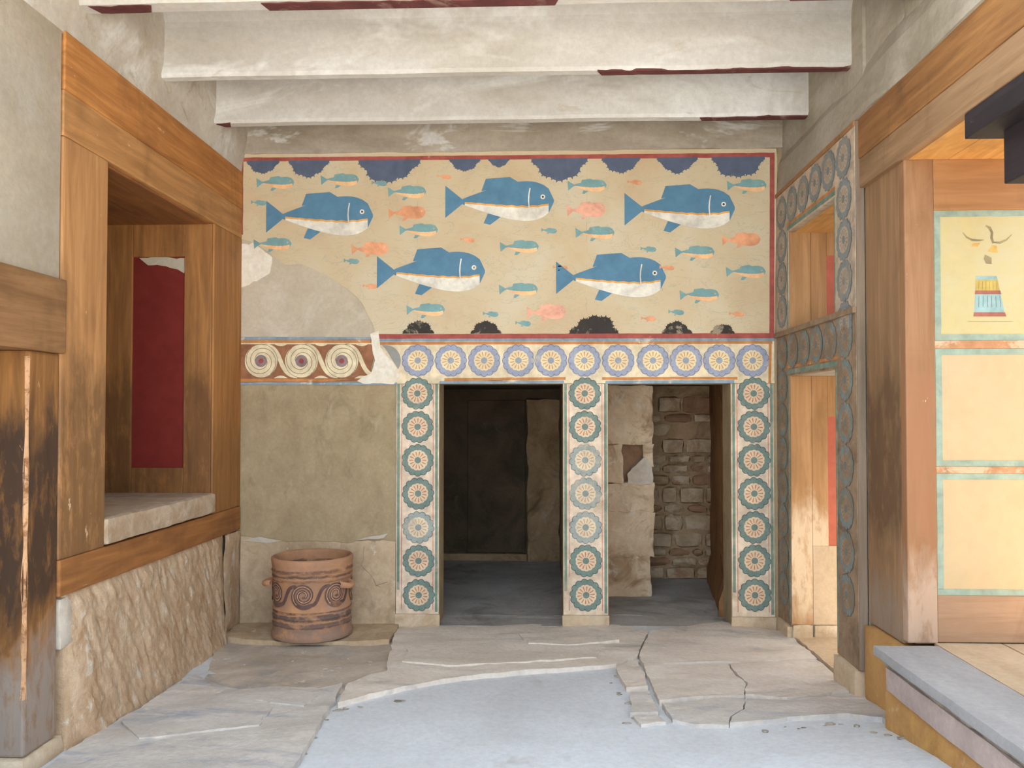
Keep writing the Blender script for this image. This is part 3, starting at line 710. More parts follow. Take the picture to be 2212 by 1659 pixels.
# rough pier inside the right doorway
pr = empty('stone_pier', (0.85, 8.0, 0), 'rough stone pier with a broken hole standing inside the right doorway', 'pier')
def pz(py): return onY(1370, py, 7.98)[1]
xe = onY(1413, 1000, 7.98)[0]
for q, (xa_, xb_, yf, pa, pb, m) in enumerate((
        (0.535, xe - 0.012, 7.975, 962, 830, 'pier_stone'), (0.535, onY(1346, 1000, 7.98)[0], 7.975, 1044, 960, 'pier_stone'),
        (onY(1390, 1000, 7.98)[0], xe, 7.97, 1008, 958, 'pier_stone'),
        (0.535, xe - 0.03, 8.10, 1046, 958, 'brick_stone'), (0.535, xe + 0.004, 7.98, 1107, 1042, 'pier_stone'),
        (0.535, xe + 0.004, 7.972, 1205, 1104, 'pier_stone'), (0.535, xe - 0.03, 7.978, 1330, 1200, 'pier_stone'))):
    rough_box('pier_block', xa_, xb_, yf, 8.45, max(0.0, pz(pa)), min(2.07, pz(pb)), m, pr, 0.03, 0.02, 7, q * 2.3 + 1, rnd=0.01)
prism('broken_stone', ragged([onY(*q, 7.97) for q in ((1354, 1024), (1372, 1006), (1392, 986), (1404, 996), (1411, 1020), (1410, 1044), (1384, 1047), (1358, 1043))], 0.02, 0.014, 4.4), 7.955, 8.2, 'pale_stone', pr)
# ------------------------------------------------------------------ left wall with its window
wl = boxes('wall_left', [(-3.4, XL, 1.0, 4.27, 2.47, 4.6), (-3.4, XL, 4.27, YB, 3.79, 4.6), (-3.4, XL - 0.04, 4.27, YB, -0.1, 0.8), (-3.4, XL, 1.0, 2.4, -0.1, 2.47)], 'wall_plaster')
tag(wl, 'beige plastered wall on the left', 'wall', kind='structure')
# cove of plaster between the header and the joists
cv = bmesh.new()
ny, nz_ = 40, 8
g2 = []
for i in range(ny + 1):
    y = 3.7 + 3.22 * i / ny; row = []
    for j in range(nz_ + 1):
        t = j / nz_; zc = 3.80 + 0.72 * t
        xx = XL + 0.002 + 0.055 * smooth01(t * 2.2) + 0.012 * noise.noise(Vector((y * 2.5, zc * 3, 2))) * smooth01(t * 4)
        row.append(cv.verts.new((xx, y, zc)))
    g2.append(row)
for i in range(ny):
    for j in range(nz_): cv.faces.new((g2[i][j], g2[i][j + 1], g2[i + 1][j + 1], g2[i + 1][j]))
r_ = bmesh.ops.extrude_face_region(cv, geom=cv.faces[:])
for g in r_['geom']:
    if isinstance(g, bmesh.types.BMVert): g.co.x = XL - 0.05
from_bm('plaster_cove', cv, 'upper_plaster', wl, True)
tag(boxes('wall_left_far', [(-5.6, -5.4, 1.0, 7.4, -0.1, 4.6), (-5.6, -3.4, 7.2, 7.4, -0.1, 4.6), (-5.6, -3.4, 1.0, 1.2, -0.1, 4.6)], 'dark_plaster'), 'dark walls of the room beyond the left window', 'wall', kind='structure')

Y0, Y1, Y2 = onX(130, 700, XL)[0], onX(228, 700, XL)[0], onX(460, 700, XL)[0]
ZH0, ZH1 = 3.245, 3.81
hd = empty('window_header', (XL, 5.5, ZH0), 'wide orange brown wooden header beam over the left window', 'beam')
box('upper_board', -3.4, XL + 0.012, Y0, YB - 0.005, ZH0 + 0.25, ZH1, 'wood_header', hd, 0.008)
box('lower_board', -3.4, XL + 0.008, Y0, YB - 0.005, ZH0, ZH0 + 0.25, 'wood_header_low', hd, 0.008)
box('soffit_board', -3.38, XL - 0.03, Y1, Y2, ZH0 - 0.014, ZH0 + 0.01, 'wood_soffit', hd, 0.004)
tag(box('window_post', -3.4, XL + 0.01, Y0, Y1, 0.99, ZH0, 'wood_post', None, 0.014), 'thick light brown window post nearest the near left pillar', 'post')
tag(box('window_post', -3.3, XL + 0.008, Y2, YB - 0.005, 0.99, ZH0, 'wood_post_far', None, 0.01), 'narrow brown window post against the back wall corner', 'post')
tag(box('sill_rail', -3.0, XL + 0.014, Y0, YB - 0.01, 0.795, 0.99, 'wood_rail', None, 0.01), 'dark brown wooden rail under the stone window sill', 'rail')
tag(rough_box('window_sill', -3.4, XL + 0.035, Y1 - 0.01, Y2 + 0.02, 1.0, 1.155, 'sill_stone', None, 0.03, 0.004, 6, 2.0, rnd=0.012), 'thick worn stone sill slab in the left window', 'sill')
# far jamb with red panel
jb = empty('window_jamb', (XL - 0.4, Y2, 1.15), 'brown wooden jamb with a tall dark red panel inside the left window', 'window jamb', kind='thing')
jx0, jx1 = onY(231, 700, Y2)[0], XL
pxa, pxb = onY(288, 700, Y2)[0], onY(400, 700, Y2)[0]
pz1, pz0 = onY(340, 556, Y2)[1], onY(340, 1010, Y2)[1]
jz0, jz1 = 1.14, ZH0 - 0.01
box('jamb_stile', jx0, pxa, Y2 - 0.022, Y2 - 0.0005, jz0, jz1, 'wood_jamb', jb, 0.006)
box('jamb_stile', pxb, jx1 - 0.005, Y2 - 0.022, Y2 - 0.0005, jz0, jz1, 'wood_jamb', jb, 0.006)
box('jamb_rail', pxa, pxb, Y2 - 0.02, Y2 - 0.0005, pz1, jz1, 'wood_jamb', jb, 0.006)
box('jamb_rail', pxa, pxb, Y2 - 0.02, Y2 - 0.0005, jz0, pz0, 'wood_jamb', jb, 0.006)
box('red_panel', pxa - 0.01, pxb + 0.01, Y2 - 0.006, Y2 - 0.0005, pz0 - 0.01, pz1 + 0.01, 'panel_red', jb, 0.0)
prism('scraped_patch', ragged([(pxa + 0.05, pz1 - 0.004), (pxb - 0.004, pz1 - 0.004), (pxb - 0.004, pz1 - 0.13), (pxb - 0.06, pz1 - 0.09), (pxa + 0.12, pz1 - 0.06)], 0.03, 0.012, 3.0), Y2 - 0.0075, Y2 - 0.005, 'patch_plaster', jb)

# rough gypsum slab below the rail
gs = bmesh.new()
ny, nz_ = 170, 80
ya, yb = Y0 + 0.06, 6.55
g3 = []
for i in range(ny + 1):
    row = []
    for j in range(nz_ + 1):
        t = j / nz_; s = i / ny
        z = -0.06 + 0.865 * t; y = ya + (yb - ya) * s
        y += 0.05 * noise.noise(Vector((z * 4, 7, 0))) * (1 if i in (0, ny) else 0)
        p = Vector((y * 1.6 + z * 0.8, z * 1.2, 3.0))
        d = 0.03 * noise.fractal(p, 0.9, 2.0, 5) + 0.014 * abs(noise.noise(Vector((y * 9 + z * 4.5, z * 3, 1)))) + 0.010 * noise.noise(Vector((y * 22 + z * 9, z * 9, 2))) + 0.006 * noise.noise(Vector((y * 45 + z * 16, z * 22, 5)))
        e = min(1.0, min(s, 1 - s) * 14) * min(1.0, (1 - t) * 10 + 0.15)
        row.append(gs.verts.new((XL - 0.02 + (0.03 + 0.10 * (1 - t) ** 1.6 + d) * (0.3 + 0.7 * e), y, z)))
    g3.append(row)
for i in range(ny):
    for j in range(nz_): gs.faces.new((g3[i][j], g3[i][j + 1], g3[i + 1][j + 1], g3[i + 1][j]))
r_ = bmesh.ops.extrude_face_region(gs, geom=gs.faces[:])
for g in r_['geom']:
    if isinstance(g, bmesh.types.BMVert): g.co.x = XL - 0.12
tag(from_bm('gypsum_slab', gs, 'gypsum_slab', None, True), 'large rough tan stone slab under the left window', 'stone slab')
tag(rough_box('corner_stone', XL - 0.015, XL + 0.02, 6.57, YB - 0.01, -0.03, 0.79, 'gypsum_slab', None, 0.05, 0.016, 5, 6.0), 'narrow brown stone in the corner beside the rough tan slab', 'stone')
tag(rough_box('mortar_fill', XL - 0.1, XL + 0.008, Y0 + 0.015, Y0 + 0.17, 0.50, 0.79, 'mortar', None, 0.035, 0.01, 7, 8.0), 'grey mortar patch below the rail beside the near left pillar', 'mortar')
# pillar at the edge of the near opening, with the lintel of that opening
Yp = onX(50, 1648, XL)[0]
wp = tag(box('wooden_pillar', -3.4, XL, Yp, Y0, 0.07, 2.08, 'wood_pillar', None, 0.014), 'dark stained wooden pillar at the left edge of the picture', 'pillar')
bm = bmesh.new(); rows = []
for i in range(80):
    z_ = 0.35 + 1.7 * i / 79; wd = 0.004 + 0.012 * max(0.0, noise.noise(Vector((z_ * 5, 2.2, 0))) + 0.35)
    rows.append([bm.verts.new((XL - 0.006 - wd * 1.2, Yp - 0.0006, z_)), bm.verts.new((XL - 0.0028, Yp + 0.0022, z_)), bm.verts.new((XL + 0.0006, Yp + 0.006 + wd, z_)), bm.verts.new((XL - 0.02, Yp + 0.02, z_))])
for a, b in zip(rows[:-1], rows[1:]):
    for k in range(4): bm.faces.new((a[k], a[(k + 1) % 4], b[(k + 1) % 4], b[k]))
from_bm('worn_edge', bm, 'worn_wood', wp)
tag(rough_box('pillar_base', -3.4, XL + 0.02, Yp - 0.03, Y0 + 0.06, -0.05, 0.07, 'plinth_stone', None, 0.05, 0.008, 6, 3.0), 'pale stone base under the dark wooden pillar', 'plinth')
tag(box('door_lintel', -3.4, XL + 0.025, 2.3, Y0 + 0.02, 2.08, 2.475, 'wood_lintel', None, 0.012), 'light brown wooden lintel resting on the dark left pillar', 'lintel')

# ------------------------------------------------------------------ ceiling
JZ = 3.99
JY = [(3.55, 3.67), (4.36, 4.48), (5.34, 5.425), (6.2, 6.3), (YB + 0.01, YB + 0.05)]
pts = []
for (a0, a1), (b0, b1) in zip(JY[:-1], JY[1:]):
    r = 0.22
    pts.append((a1, 4.02)); pts.append((a1, 4.28))
    for k in range(1, 6): pts.append((a1 + r - r * cos(k * pi / 10), 4.28 + r * sin(k * pi / 10)))
    for k in range(5, 0, -1): pts.append((b0 - r + r * cos(k * pi / 10), 4.28 + r * sin(k * pi / 10)))
    pts.append((b0, 4.28)); pts.append((b0, 4.02))
bm = bmesh.new()
A = [bm.verts.new((XL - 0.1, y, z)) for y, z in pts]; B = [bm.verts.new((2.2, y, z)) for y, z in pts]
for i in range(len(pts) - 1): bm.faces.new((A[i], A[i + 1], B[i + 1], B[i]))
r_ = bmesh.ops.extrude_face_region(bm, geom=bm.faces[:])
for g in r_['geom']:
    if isinstance(g, bmesh.types.BMVert): g.co.z = 4.62
ceil = from_bm('ceiling', bm, 'ceiling_plaster', None, False)
tag(ceil, 'whitish plastered ceiling coved between the joists', 'ceiling', kind='structure')
boxes('roof_and_sky_block', [(-5.7, 2.9, 3.5, 7.3, 4.58, 4.8), (2.8, 3.5, 0.0, 7.3, 4.0, 4.2), (-5.7, -2.5, 0.9, 3.5, 4.58, 4.8)], 'outside_paving', ceil)  # low strip over the right bay is unseen, added to cut sky light
box('edge_beam', XL - 0.05, 2.12, 3.5, 3.68, 3.99, 4.6, 'ceiling_plaster', ceil, 0.01)
names = ['nearest whitewashed ceiling joist with long dark red paint strips, at the top edge', 'middle whitewashed ceiling joist with a ragged red strip at its right end', 'farthest whitewashed ceiling joist just in front of the painted wall panel']
reds = [[((200, 330), 0.15, 0.9), ((566, 1212), 0.2, 1.0), ((1700, 1990), 0.51, 1.0)], [((1290, 1855), 0.1, 0.95)], [((450, 502), 0.1, 0.95), ((1510, 1748), 0.15, 0.95)]]
for (a, b), nm, rd in zip(JY[1:4], names, reds):
    j = empty('ceiling_joist', (0, (a + b) / 2, JZ), nm, 'joist', 'whitewashed ceiling joists')
    bm = bmesh.new()
    n = 60
    rows = []
    for i in range(n + 1):
        x = XL - 0.05 + (2.12 - XL + 0.05) * i / n
        wv = 0.006 * noise.noise(Vector((x * 2, a, 1))); wz = 0.006 * noise.noise(Vector((x * 1.4, a, 5)))
        prof = [(a - 0.005 + wv, 4.35), (a - 0.005 + wv, JZ + 0.022 + wz), (a + 0.012 + wv, JZ + wz), (b - 0.012, JZ + wz), (b, JZ + 0.014), (b, 4.35)]
        rows.append([bm.verts.new((x, y, z)) for y, z in prof])
    for i in range(n):
        for k in range(5): bm.faces.new((rows[i][k], rows[i][k + 1], rows[i + 1][k + 1], rows[i + 1][k]))
    for row in (rows[0], rows[-1]): bm.faces.new(row)
    from_bm('joist_body', bm, 'ceiling_plaster', j)
    for (p0, p1), t0, t1 in rd:
        xa_, xb_ = onY(p0, 100, (a + b) / 2)[0], onY(p1, 100, (a + b) / 2)[0]
        xa_ = max(xa_, XL + 0.06); ya_, yb_ = a + (b - a) * t0 + 0.004, a + (b - a) * t1 - 0.004
        P = ragged([(xa_, ya_), (xb_, ya_), (xb_ - 0.03, yb_), (xa_ + 0.03, yb_)], 0.05, 0.014, p0 * 0.01)
        bm = bmesh.new(); lo = [bm.verts.new((x, max(a + .002, min(b - .014, y)), JZ - 0.0075)) for x, y in P]; hi = [bm.verts.new((x, max(a + .002, min(b - .014, y)), JZ + 0.01)) for x, y in P]
        bm.faces.new(lo); bm.faces.new(hi[::-1])
        for i in range(len(P)): q = (i + 1) % len(P); bm.faces.new((lo[i], hi[i], hi[q], lo[q]))
        from_bm('red_paint_strip', bm, 'ceiling_red', j)

# ------------------------------------------------------------------ right wall
RX = 1.97
YN = onX(1850, 800, XR)[0]              # near end of the painted frame
YF0, YF1 = onX(1803, 700, XR)[0], onX(1704, 700, XR)[0]
YJ = 4.60                               # jamb that faces the camera
wr = boxes('wall_right', [(RX, 2.85, YF1, 7.2, -0.1, 4.6), (RX, 2.85, YN, YF0, -0.1, 4.6), (RX, 2.85, YF0, YF1, 3.19, 4.6), (RX, 2.85, YF0, YF1, 2.06, 2.42),
                           (RX + 0.07, 2.85, YJ + 0.06, YN - 0.02, 0.5, 3.7), (2.21, 2.85, YJ + 0.06, YN - 0.02, -0.1, 0.5), (RX + 0.02, 2.85, YJ + 0.03, YN, 3.6, 4.6), (RX + 0.02, 2.85, 1.0, YJ, 3.6, 4.6)], 'grey_plaster')
tag(wr, 'grey plastered wall on the right', 'wall', kind='structure')
tag(boxes('wall_light_block', [(4.6, 4.8, -0.5, 9.0, -0.1, 3.0)], 'outside_paving'), 'pale unseen wall added to hold back light from the right', 'wall', kind='structure')  # out of view, added to dim the right bay and doorway
# sloping grey haunch above
bm = bmesh.new(); rows = []
for i in range(61):
    y = 1.0 + 5.9 * i / 60
    prof = [(RX + 0.1, 3.56), (1.925, 3.575), (1.925, 3.62), (1.955, 3.82), (2.0, 3.95), (2.06, 4.08), (2.08, 4.6), (RX + 0.4, 4.6)]
    rows.append([bm.verts.new((x + (0.02 * noise.noise(Vector((y * 1.8, z * 4, 4))) if 0 < k < 7 else 0), y, z + (0.008 * noise.noise(Vector((y * 1.4, 2, z))) if 0 < k < 5 else 0))) for k, (x, z) in enumerate(prof)])
for i in range(60):
    for k in range(7): bm.faces.new((rows[i][k], rows[i][k + 1], rows[i + 1][k + 1], rows[i + 1][k]))
for row in (rows[0], rows[-1]): bm.faces.new(row)
from_bm('plaster_haunch', bm, 'grey_plaster', wr)
rl = empty('right_lintel', (RX, 3.5, 3.15), 'long brown wooden lintel running along the top right of the room', 'lintel')
box('upper_board', 1.935, 2.85, 1.0, YN + 0.005, 3.33, 3.585, 'wood_right_lintel', rl, 0.008)
box('lower_board', 1.94, 1.99, 1.0, YN, 3.15, 3.33, 'wood_right_lintel_low', rl, 0.008)
bx = 1.992
for i in range(4):
    box('soffit_board', bx, bx + 0.215, 1.0, YJ, 3.152, 3.33, 'wood_ceiling', rl, 0.004); bx += 0.217
tag(box('corner_post', RX, RX + 0.06, YJ + 0.052, YN - 0.014, 0.5, 3.16, 'wood_right_post', None, 0.012), 'dark brown post between the painted door frame and the yellow panels', 'post')
tag(rough_box('post_base', RX - 0.04, 2.2, YJ - 0.07, YN - 0.02, -0.05, 0.495, 'riser_ochre', None, 0.05, 0.006, 6, 12.0), 'ochre plaster block under the dark brown corner post', 'block')

# painted door and window frame
df = empty('painted_door_frame', (XR, 6.0, 0), 'rosette painted frame around the door and small window in the right wall', 'door frame', kind='thing')
XF = XR
FT = 3.54
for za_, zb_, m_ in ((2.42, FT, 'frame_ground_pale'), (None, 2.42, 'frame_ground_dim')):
    box('stile', XF, RX + 0.01, YF1, YB - 0.004, za_ or 0.11, zb_, m_, df, 0.003)
    box('stile', XF, RX + 0.01, YN, YF0, za_ or 0.2, zb_, m_, df, 0.003)
box('head_rail', XF, RX + 0.01, YF0, YF1, 3.19, FT, 'frame_ground_pale', df, 0.004)
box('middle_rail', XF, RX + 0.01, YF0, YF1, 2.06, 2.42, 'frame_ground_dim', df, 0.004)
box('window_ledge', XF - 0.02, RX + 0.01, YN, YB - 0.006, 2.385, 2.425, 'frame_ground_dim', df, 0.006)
for y0_, y1_, z1_ in ((YF1, YB - 0.03, 0.115), (YN, YF0 - 0.0, 0.2)):
    rough_box('base_block', XF - 0.03, RX + 0.02, y0_, y1_, -0.06, z1_, 'plinth_stone', df, 0.04, 0.005, 8, y0_, rnd=0.01)
boxes('top_molding', [(XF - 0.008, RX, YN, YB - 0.006, FT, FT + 0.03)], 'wood_frame_h', df)
box('edge_strip', XF + 0.002, RX, YN - 0.012, YN, 0.2, FT + 0.03, 'wood_grey', df, 0.004)
def sx(name, y0_, y1_, z0_, z1_, mat): boxes(name, [(XF - 0.002, XF + 0.002, y0_, y1_, z0_, z1_)], mat, df)
sx('green_stripe', YF0 - 0.03, YF0 - 0.01, 0.25, 2.06, 'line_green'); sx('green_stripe', YF1 + 0.01, YF1 + 0.035, 0.15, 2.06, 'line_green')
sx('green_stripe', YF0 - 0.03, YF1 + 0.03, 2.075, 2.11, 'line_green'); sx('orange_stripe', YF0 - 0.05, YF1 + 0.04, 2.12, 2.14, 'line_orange')
sx('green_stripe', YF0 - 0.03, YF1 + 0.03, 3.205, 3.235, 'line_green'); sx('orange_stripe', YF0 - 0.03, YF1 + 0.03, 3.24, 3.26, 'line_orange')
sx('green_stripe', YF1 + 0.01, YF1 + 0.03, 2.43, 3.19, 'line_green'); sx('green_stripe', YF0 - 0.025, YF0 - 0.008, 2.43, 3.19, 'line_green')
R90 = -pi / 2
ncol, fcol = (YN + YF0) / 2, (YF1 + YB) / 2
for i in range(6):
    y = ncol + (fcol - ncol) * i / 5.0
    place('rosette', ROS['pale'], (XF - 0.003, y, 3.40 - 0.004 * i), R90, df, (1, 1, 1.0))
for i in range(4): place('rosette', ROS['pale'], (XF - 0.003, ncol, 3.135 - 0.262 * i + 0.0), R90, df)
for i in range(3): place('rosette', ROS['pale'], (XF - 0.003, fcol, 3.11 - 0.262 * i), R90, df)
for i in range(5):
    y = ncol + (fcol - ncol) * i / 5.0
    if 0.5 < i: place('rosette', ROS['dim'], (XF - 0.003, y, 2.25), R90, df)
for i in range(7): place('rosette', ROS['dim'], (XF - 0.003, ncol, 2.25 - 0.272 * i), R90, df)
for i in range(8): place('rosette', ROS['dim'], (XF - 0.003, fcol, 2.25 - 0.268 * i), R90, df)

# far jamb inside that door and window: boards and a red panel
dj = empty('door_jamb', (2.2, YF1, 0), 'warm lit wooden jamb with a strip of red inside the right door', 'door jamb', kind='thing')
for (za, zb) in ((0.13, 2.06), (2.42, 3.19)):
    xs_ = [XF + 0.004, onY(1752, 900, YF1)[0], onY(1787, 900, YF1)[0], 2.62, 2.85]
    box('jamb_board', xs_[0], xs_[1], YF1 - 0.016, YF1 - 0.0005, za, zb, 'wood_door_jamb', dj, 0.004)
    box('jamb_board', xs_[1] + 0.003, xs_[2], YF1 - 0.010, YF1 - 0.0005, za, zb, 'wood_door_jamb', dj, 0.004)
    ra = onY(1795, 900, YF1)[1] if za < 1 else 3.0
    rb_ = 0.74 if za < 1 else 2.5
    box('red_panel', xs_[2], xs_[3], YF1 - 0.006, YF1 - 0.0005, rb_, ra, 'jamb_red', dj, 0.0)
    box('jamb_board', xs_[2], xs_[3], YF1 - 0.010, YF1 - 0.0005, ra, zb, 'wood_door_jamb', dj, 0.003)
    if za < 1:
        box('plaster_block', xs_[1] + 0.003, xs_[3], YF1 - 0.012, YF1 - 0.0005, 0.13, rb_, 'platform_stone', dj, 0.004)
        for q, (xa_, xb_) in enumerate(((XF + 0.006, xs_[1]), (xs_[1] + 0.006, xs_[3]))):
            rough_box('base_stone', xa_, xb_, YF1 - 0.03, YF1 - 0.0005, -0.03, 0.13, 'plinth_stone', dj, 0.04, 0.004, 8, q + 3.0, rnd=0.01)
    else:
        box('soffit_board', RX, 2.85, YF0, YF1 - 0.012, 3.178, 3.20, 'wood_ceiling', dj, 0.003)

# panelled jamb wall facing the room, with three painted panels
pj = empty('panelled_jamb', (2.4, YJ, 0.53), 'light wooden framed jamb wall with three pale painted panels', 'panelled wall', kind='thing')
PYJ = YJ
def J(px, py): return onY(px, py, PYJ)
xs0, xs1 = RX + 0.03, J(2017, 800)[0]
xe2 = 2.85
box('stile', RX - 0.004, xs1, PYJ - 0.02, PYJ + 0.05, 0.524, 3.155, 'wood_frame_v', pj, 0.008)
box('top_rail', xs1, xe2, PYJ - 0.018, PYJ + 0.05, J(2100, 455)[1], 3.155, 'wood_frame_h', pj, 0.006)
box('bottom_rail', xs1, xe2, PYJ - 0.018, PYJ + 0.05, 0.53, J(2100, 1286)[1], 'wood_frame_low', pj, 0.006)
panels = []
for k, (ya_, yb_, mt) in enumerate(((455, 736, 'panel_yellow'), (753, 1008, 'panel_peach'), (1022, 1286, 'panel_peach'))):
    zt2, zb2 = J(2100, ya_)[1], J(2100, yb_)[1]
    p = box('painted_panel', xs1, xe2, PYJ - 0.008, PYJ + 0.05, zb2, zt2, mt, pj, 0.0)
    panels.append((p, zb2, zt2))
    wd = 0.034
    for q, (a, b, c, d) in enumerate(((xs1 + 0.004, xs1 + 0.004 + wd, zb2 + wd, zt2 - wd), (xs1 + 0.004, xe2, zt2 - wd, zt2 - 0.002), (xs1 + 0.004, xe2, zb2 + 0.002, zb2 + wd))):
        bmx = ragged([(a, c), (b, c), (b, d), (a, d)], 0.06, 0.002, k * 3 + q)
        o = prism('teal_border', bmx, PYJ - 0.010, PYJ - 0.006, 'panel_teal', None)
        o.parent = p; o.matrix_parent_inverse = p.matrix_world.inverted() if False else Matrix.Translation(-Vector((2.4, YJ, 0.53))) @ Matrix.Translation((2.4, YJ, 0.53))
    if k < 2:
        nz2 = J(2100, (753, 1022)[k])[1]
        box('panel_rail', xs1, xe2, PYJ - 0.014, PYJ + 0.05, nz2, zb2, 'panel_rail', pj, 0.003)
# faded figure fragment in the top panel: a striped skirt and brush marks
def JP(px, py): return J(px, py)
FIG = {}
def G(nm): return FIG.setdefault(nm, Flat())
def trap(y0_, y1_, l0, r0, l1, r1, mat, lay): G('painted_skirt').poly([JP(l0, y0_), JP(r0, y0_), JP(r1, y1_), JP(l1, y1_)], lay, mat)
trap(597, 605, 2107, 2151, 2106, 2153, 'skirt_blue', 0); trap(604.5, 628.5, 2106, 2153, 2105, 2158, 'skirt_yellow', 0.0002)
trap(628, 636, 2105, 2159, 2104, 2161, 'skirt_red', 0); trap(635.5, 675.5, 2105, 2160, 2103, 2168, 'skirt_blue', 0.0002); trap(675, 684, 2102, 2169, 2101, 2172, 'skirt_red', 0)
for i in range(6):
    G('painted_skirt').strip([JP(2113 + i * 9, 640), JP(2112 + i * 9.6, 664)], 0.0026, -0.0006, 'rosette_blue_line')
    G('painted_skirt').strip([JP(2113 + i * 7.5, 608), JP(2112 + i * 8, 627)], 0.0016, -0.0006, 'brush_grey')
G('painted_arm').strip([JP(2078, 503), JP(2086, 513), JP(2098, 519), JP(2112, 520), JP(2124, 519)], [0.004, 0.009, 0.012, 0.011, 0.003], 0, 'brush_grey')
G('painted_arm_b').strip([JP(2145, 524), JP(2158, 525), JP(2172, 519), JP(2184, 507)], [0.008, 0.013, 0.010, 0.002], 0, 'brush_grey')
G('painted_head').strip([JP(2127, 488), JP(2136, 493), JP(2141, 503), JP(2140, 515), JP(2144, 526)], [0.008, 0.016, 0.014, 0.014, 0.012], 0, 'brush_grey')
G('painted_patch').poly([JP(2142, 530), JP(2151, 532), JP(2154, 547), JP(2132, 544)], 0, 'brush_ochre'); G('painted_patch_b').poly([JP(2100, 526), JP(2116, 525), JP(2110, 534), JP(2096, 533)], 0, 'brush_ochre')
G('painted_patch_c').poly([JP(2126, 551), JP(2140, 557), JP(2140, 571), JP(2128, 570), JP(2123, 560)], 0, 'brush_grey')
G('painted_line').strip([JP(2090, 695), JP(2186, 695)], 0.0016, 0, 'brush_grey')
for nm, fl2 in FIG.items():
    nm = nm[:-2] if nm[-2:] in ('_b', '_c') else nm
    adopt(place(nm, fl2.mesh(nm), (0, PYJ - 0.0088, 0)), panels[0][0])

# black capital under the lintel with its column
kc = empty('black_column', (2.40, 3.40, 0.55), 'black painted column capital under the right lintel', 'column')
ce = [onX(2083, 245, 1.945)[0]]
yc = ce[0]
box('abacus', 1.945, 2.84, yc - 0.88, yc, 3.03, 3.148, 'wood_black', kc, 0.006)
box('capital_block', 2.06, 2.74, yc - 0.77, yc - 0.11, 2.79, 3.035, 'wood_black', kc, 0.008)
bm = bmesh.new(); prof = [(0.24, 0.55), (0.25, 0.6), (0.29, 2.5), (0.33, 2.6), (0.36, 2.70), (0.33, 2.78), (0.3, 2.80)]; n = 36
rows = [[bm.verts.new((2.40 + r * cos(2 * pi * i / n), yc - 0.44 + r * sin(2 * pi * i / n), z)) for i in range(n)] for r, z in prof]
for a, b in zip(rows[:-1], rows[1:]):
    for i in range(n): bm.faces.new((a[i], a[(i + 1) % n], b[(i + 1) % n], b[i]))
from_bm('shaft', bm, 'wood_black', kc, True)

# step up into the next bay
XS = onZ(1885, 1393, 0.53)[0]
st = empty('stone_step', (XS, 3.0, 0), 'grey stone step with ochre riser at the lower right', 'step')
YS = 4.52
rough_box('tread', XS, 2.1, 1.4, YS, 0.475, 0.53, 'tread_stone', st, 0.05, 0.002, 4, 1.0, rnd=0.006)
rough_box('bed_joint', XS + 0.04, 2.1, 1.4, YS - 0.03, 0.435, 0.478, 'chip_stone', st, 0.05, 0.008, 9, 2.0, rnd=0.005)
rough_box('upper_riser', XS + 0.03, 2.1, 1.4, YS - 0.08, 0.315, 0.44, 'nosing_stone', st, 0.04, 0.004, 6, 3.0, rnd=0.01)
rough_box('lower_riser', XS + 0.05, 2.1, 1.4, YS, -0.06, 0.32, 'riser_ochre', st, 0.06, 0.008, 5, 4.0)
pf = empty('floor_platform', (2.5, 3, 0.5), 'beige stone floor of the raised bay beyond the step', 'floor', kind='structure')
xq = 2.105
for i in range(3):
    rough_box('floor_plank', xq, xq + 0.36, 1.4, 4.6, 0.42, 0.527, 'platform_stone', pf, 0.09, 0.002, 5, i + 2.0, rnd=0.006); xq += 0.364
boxes('platform_bed', [(2.1, 6.0, 1.0, 4.62, -0.1, 0.42), (3.19, 6.0, 1.0, 4.62, 0.4, 0.52)], 'platform_stone', pf)

# ------------------------------------------------------------------ clay jar
JX, JYc, JR = -1.838, 6.55, 0.322
jz = 0.045 + floor_z(JX, JYc) + 0.006
jar = empty('clay_jar', (JX, JYc, jz), 'wide cylindrical clay jar with painted dark spirals against the back wall', 'jar')
prof = [(0.0, 0.0), (0.296, 0.0), (0.312, 0.008), (0.316, 0.028), (0.312, 0.046), (0.306, 0.055), (0.305, 0.11), (0.309, 0.118), (0.305, 0.126), (0.304, 0.17), (0.309, 0.178), (0.305, 0.186), (0.304, 0.225), (0.308, 0.232), (0.304, 0.24),
        (0.305, 0.34), (0.308, 0.47), (0.313, 0.478), (0.309, 0.487), (0.311, 0.515), (0.317, 0.522), (0.312, 0.53), (0.312, 0.556), (0.315, 0.575), (0.319, 0.60), (0.317, 0.616), (0.308, 0.624), (0.294, 0.62), (0.286, 0.60), (0.282, 0.5), (0.278, 0.06), (0.0, 0.05)]
bm = bmesh.new(); n = 72
rows = []
for r, z in prof:
    if r == 0: rows.append([bm.verts.new((JX, JYc, jz + z))] * n)
    else: rows.append([bm.verts.new((JX + (r + 0.002 * noise.noise(Vector((cos(i * 2 * pi / n) * 2, sin(i * 2 * pi / n) * 2, z * 8)))) * cos(2 * pi * i / n), JYc + r * sin(2 * pi * i / n), jz + z + 0.003 * noise.noise(Vector((cos(i * 2 * pi / n), sin(i * 2 * pi / n), z * 2))))) for i in range(n)])
for a, b in zip(rows[:-1], rows[1:]):
    for i in range(n):
        q = []
        for v in (a[i], a[(i + 1) % n], b[(i + 1) % n], b[i]):
            if v not in q: q.append(v)
        bm.faces.new(q)
from_bm('jar_body', bm, 'jar_clay', jar, True)
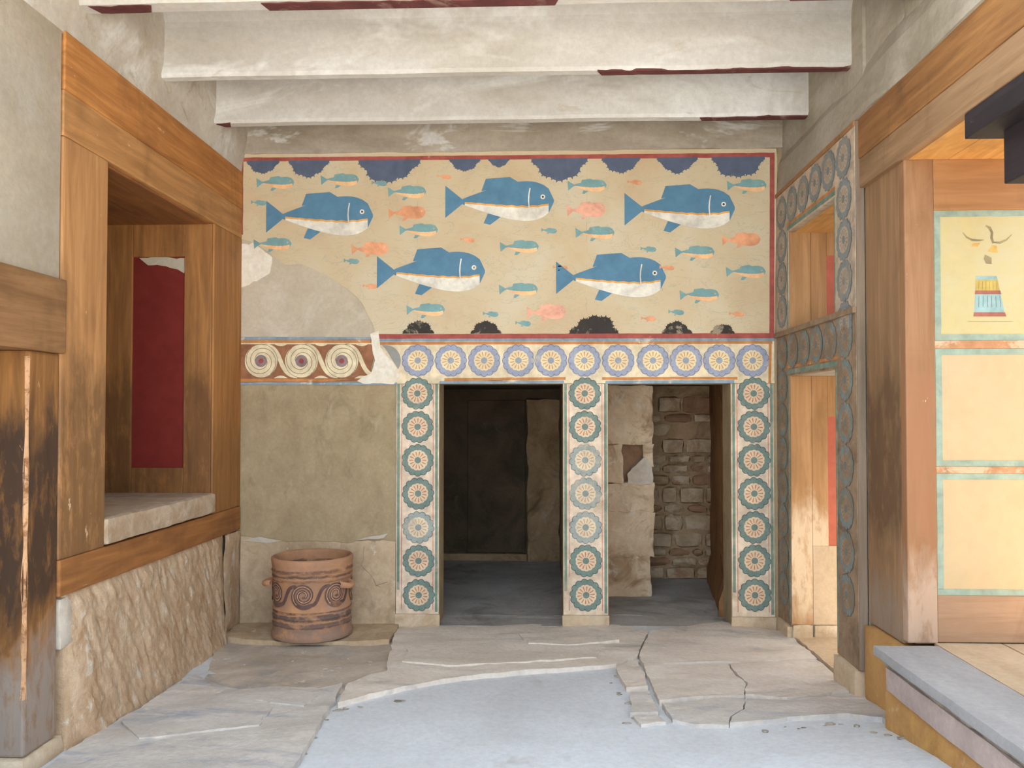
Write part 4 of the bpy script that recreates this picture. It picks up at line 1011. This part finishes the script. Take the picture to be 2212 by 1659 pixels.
def wrap(name, parts, z0_, lift=0.0025):
    # ribbons painted round the jar: (angle*radius, height) lines
    vs, fs, mi, ms = [], [], [], []
    for line, wd, mat, lf in parts:
        if mat not in ms: ms.append(mat)
        F = Flat(); F.strip(line, wd, 0, mat)
        for f in F.f:
            b = len(vs)
            for q in f:
                u, _, zz = F.v[q]; a = -pi / 2 + u / 0.307
                vs.append((JX + (0.3095 + lf) * cos(a), JYc + (0.3095 + lf) * sin(a), jz + z0_ + zz))
            fs.append((b, b + 1, b + 2, b + 3)); mi.append(ms.index(mat))
    me = bpy.data.meshes.new(name); me.from_pydata(vs, [], fs)
    for m in ms: me.materials.append(MATS[m])
    me.polygons.foreach_set('material_index', mi); me.update()
    o = bpy.data.objects.new(name, me); COL.objects.link(o); adopt(o, jar); return o
for i in range(-4, 5):
    u0 = 0.015 + i * 0.255
    parts = []
    sg = [(u0 + cos(0.95 + 4.6 * pi * k / 70) * 0.092 * (1 - 0.92 * k / 70), -sin(0.95 + 4.6 * pi * k / 70) * 0.088 * (1 - 0.92 * k / 70) * 1.04) for k in range(68)]
    parts.append((sg, [0.034 * (1 - 0.5 * k / 68) for k in range(68)], 'jar_paint', 0.001))
    parts.append(([(x, z) for x, z in sg[6:60]], 0.0035, 'jar_scratch', 0.0022))
    tail = [(u0 + 0.084, 0.026), (u0 + 0.105, -0.01), (u0 + 0.09, -0.055)]
    P = [Vector((u0 + 0.05, -0.072)), Vector((u0 + 0.13, -0.085)), Vector((u0 + 0.10, 0.085)), Vector((u0 + 0.20, 0.066))]
    tl = []
    for k in range(17):
        t = k / 16; q = P[0] * (1 - t) ** 3 + P[1] * 3 * t * (1 - t) ** 2 + P[2] * 3 * t * t * (1 - t) + P[3] * t ** 3; tl.append((q.x, q.y))
    parts.append((tl, 0.026, 'jar_paint', 0.0008))
    wrap('painted_spiral', parts, 0.362)
def handle(ang, z_):
    bm = bmesh.new(); n1, n2 = 14, 10; rows = []
    for i in range(n1 + 1):
        t = i / n1; th = (t - 0.5) * 0.42; out = 0.305 + 0.062 * sin(pi * t) ** 0.7
        c = Vector((JX + out * cos(ang + th), JYc + out * sin(ang + th), jz + z_ - 0.012 * sin(pi * t)))
        rad = Vector((cos(ang + th), sin(ang + th), 0)); rr = 0.022 + 0.006 * abs(t - 0.5)
        rows.append([bm.verts.new(c + rad * rr * cos(2 * pi * k / n2) + Vector((0, 0, rr * sin(2 * pi * k / n2)))) for k in range(n2)])
    for a, b in zip(rows[:-1], rows[1:]):
        for k in range(n2): bm.faces.new((a[k], a[(k + 1) % n2], b[(k + 1) % n2], b[k]))
    from_bm('handle', bm, 'jar_clay', jar, True)
handle(radians(-22), 0.425); handle(radians(-168), 0.425)
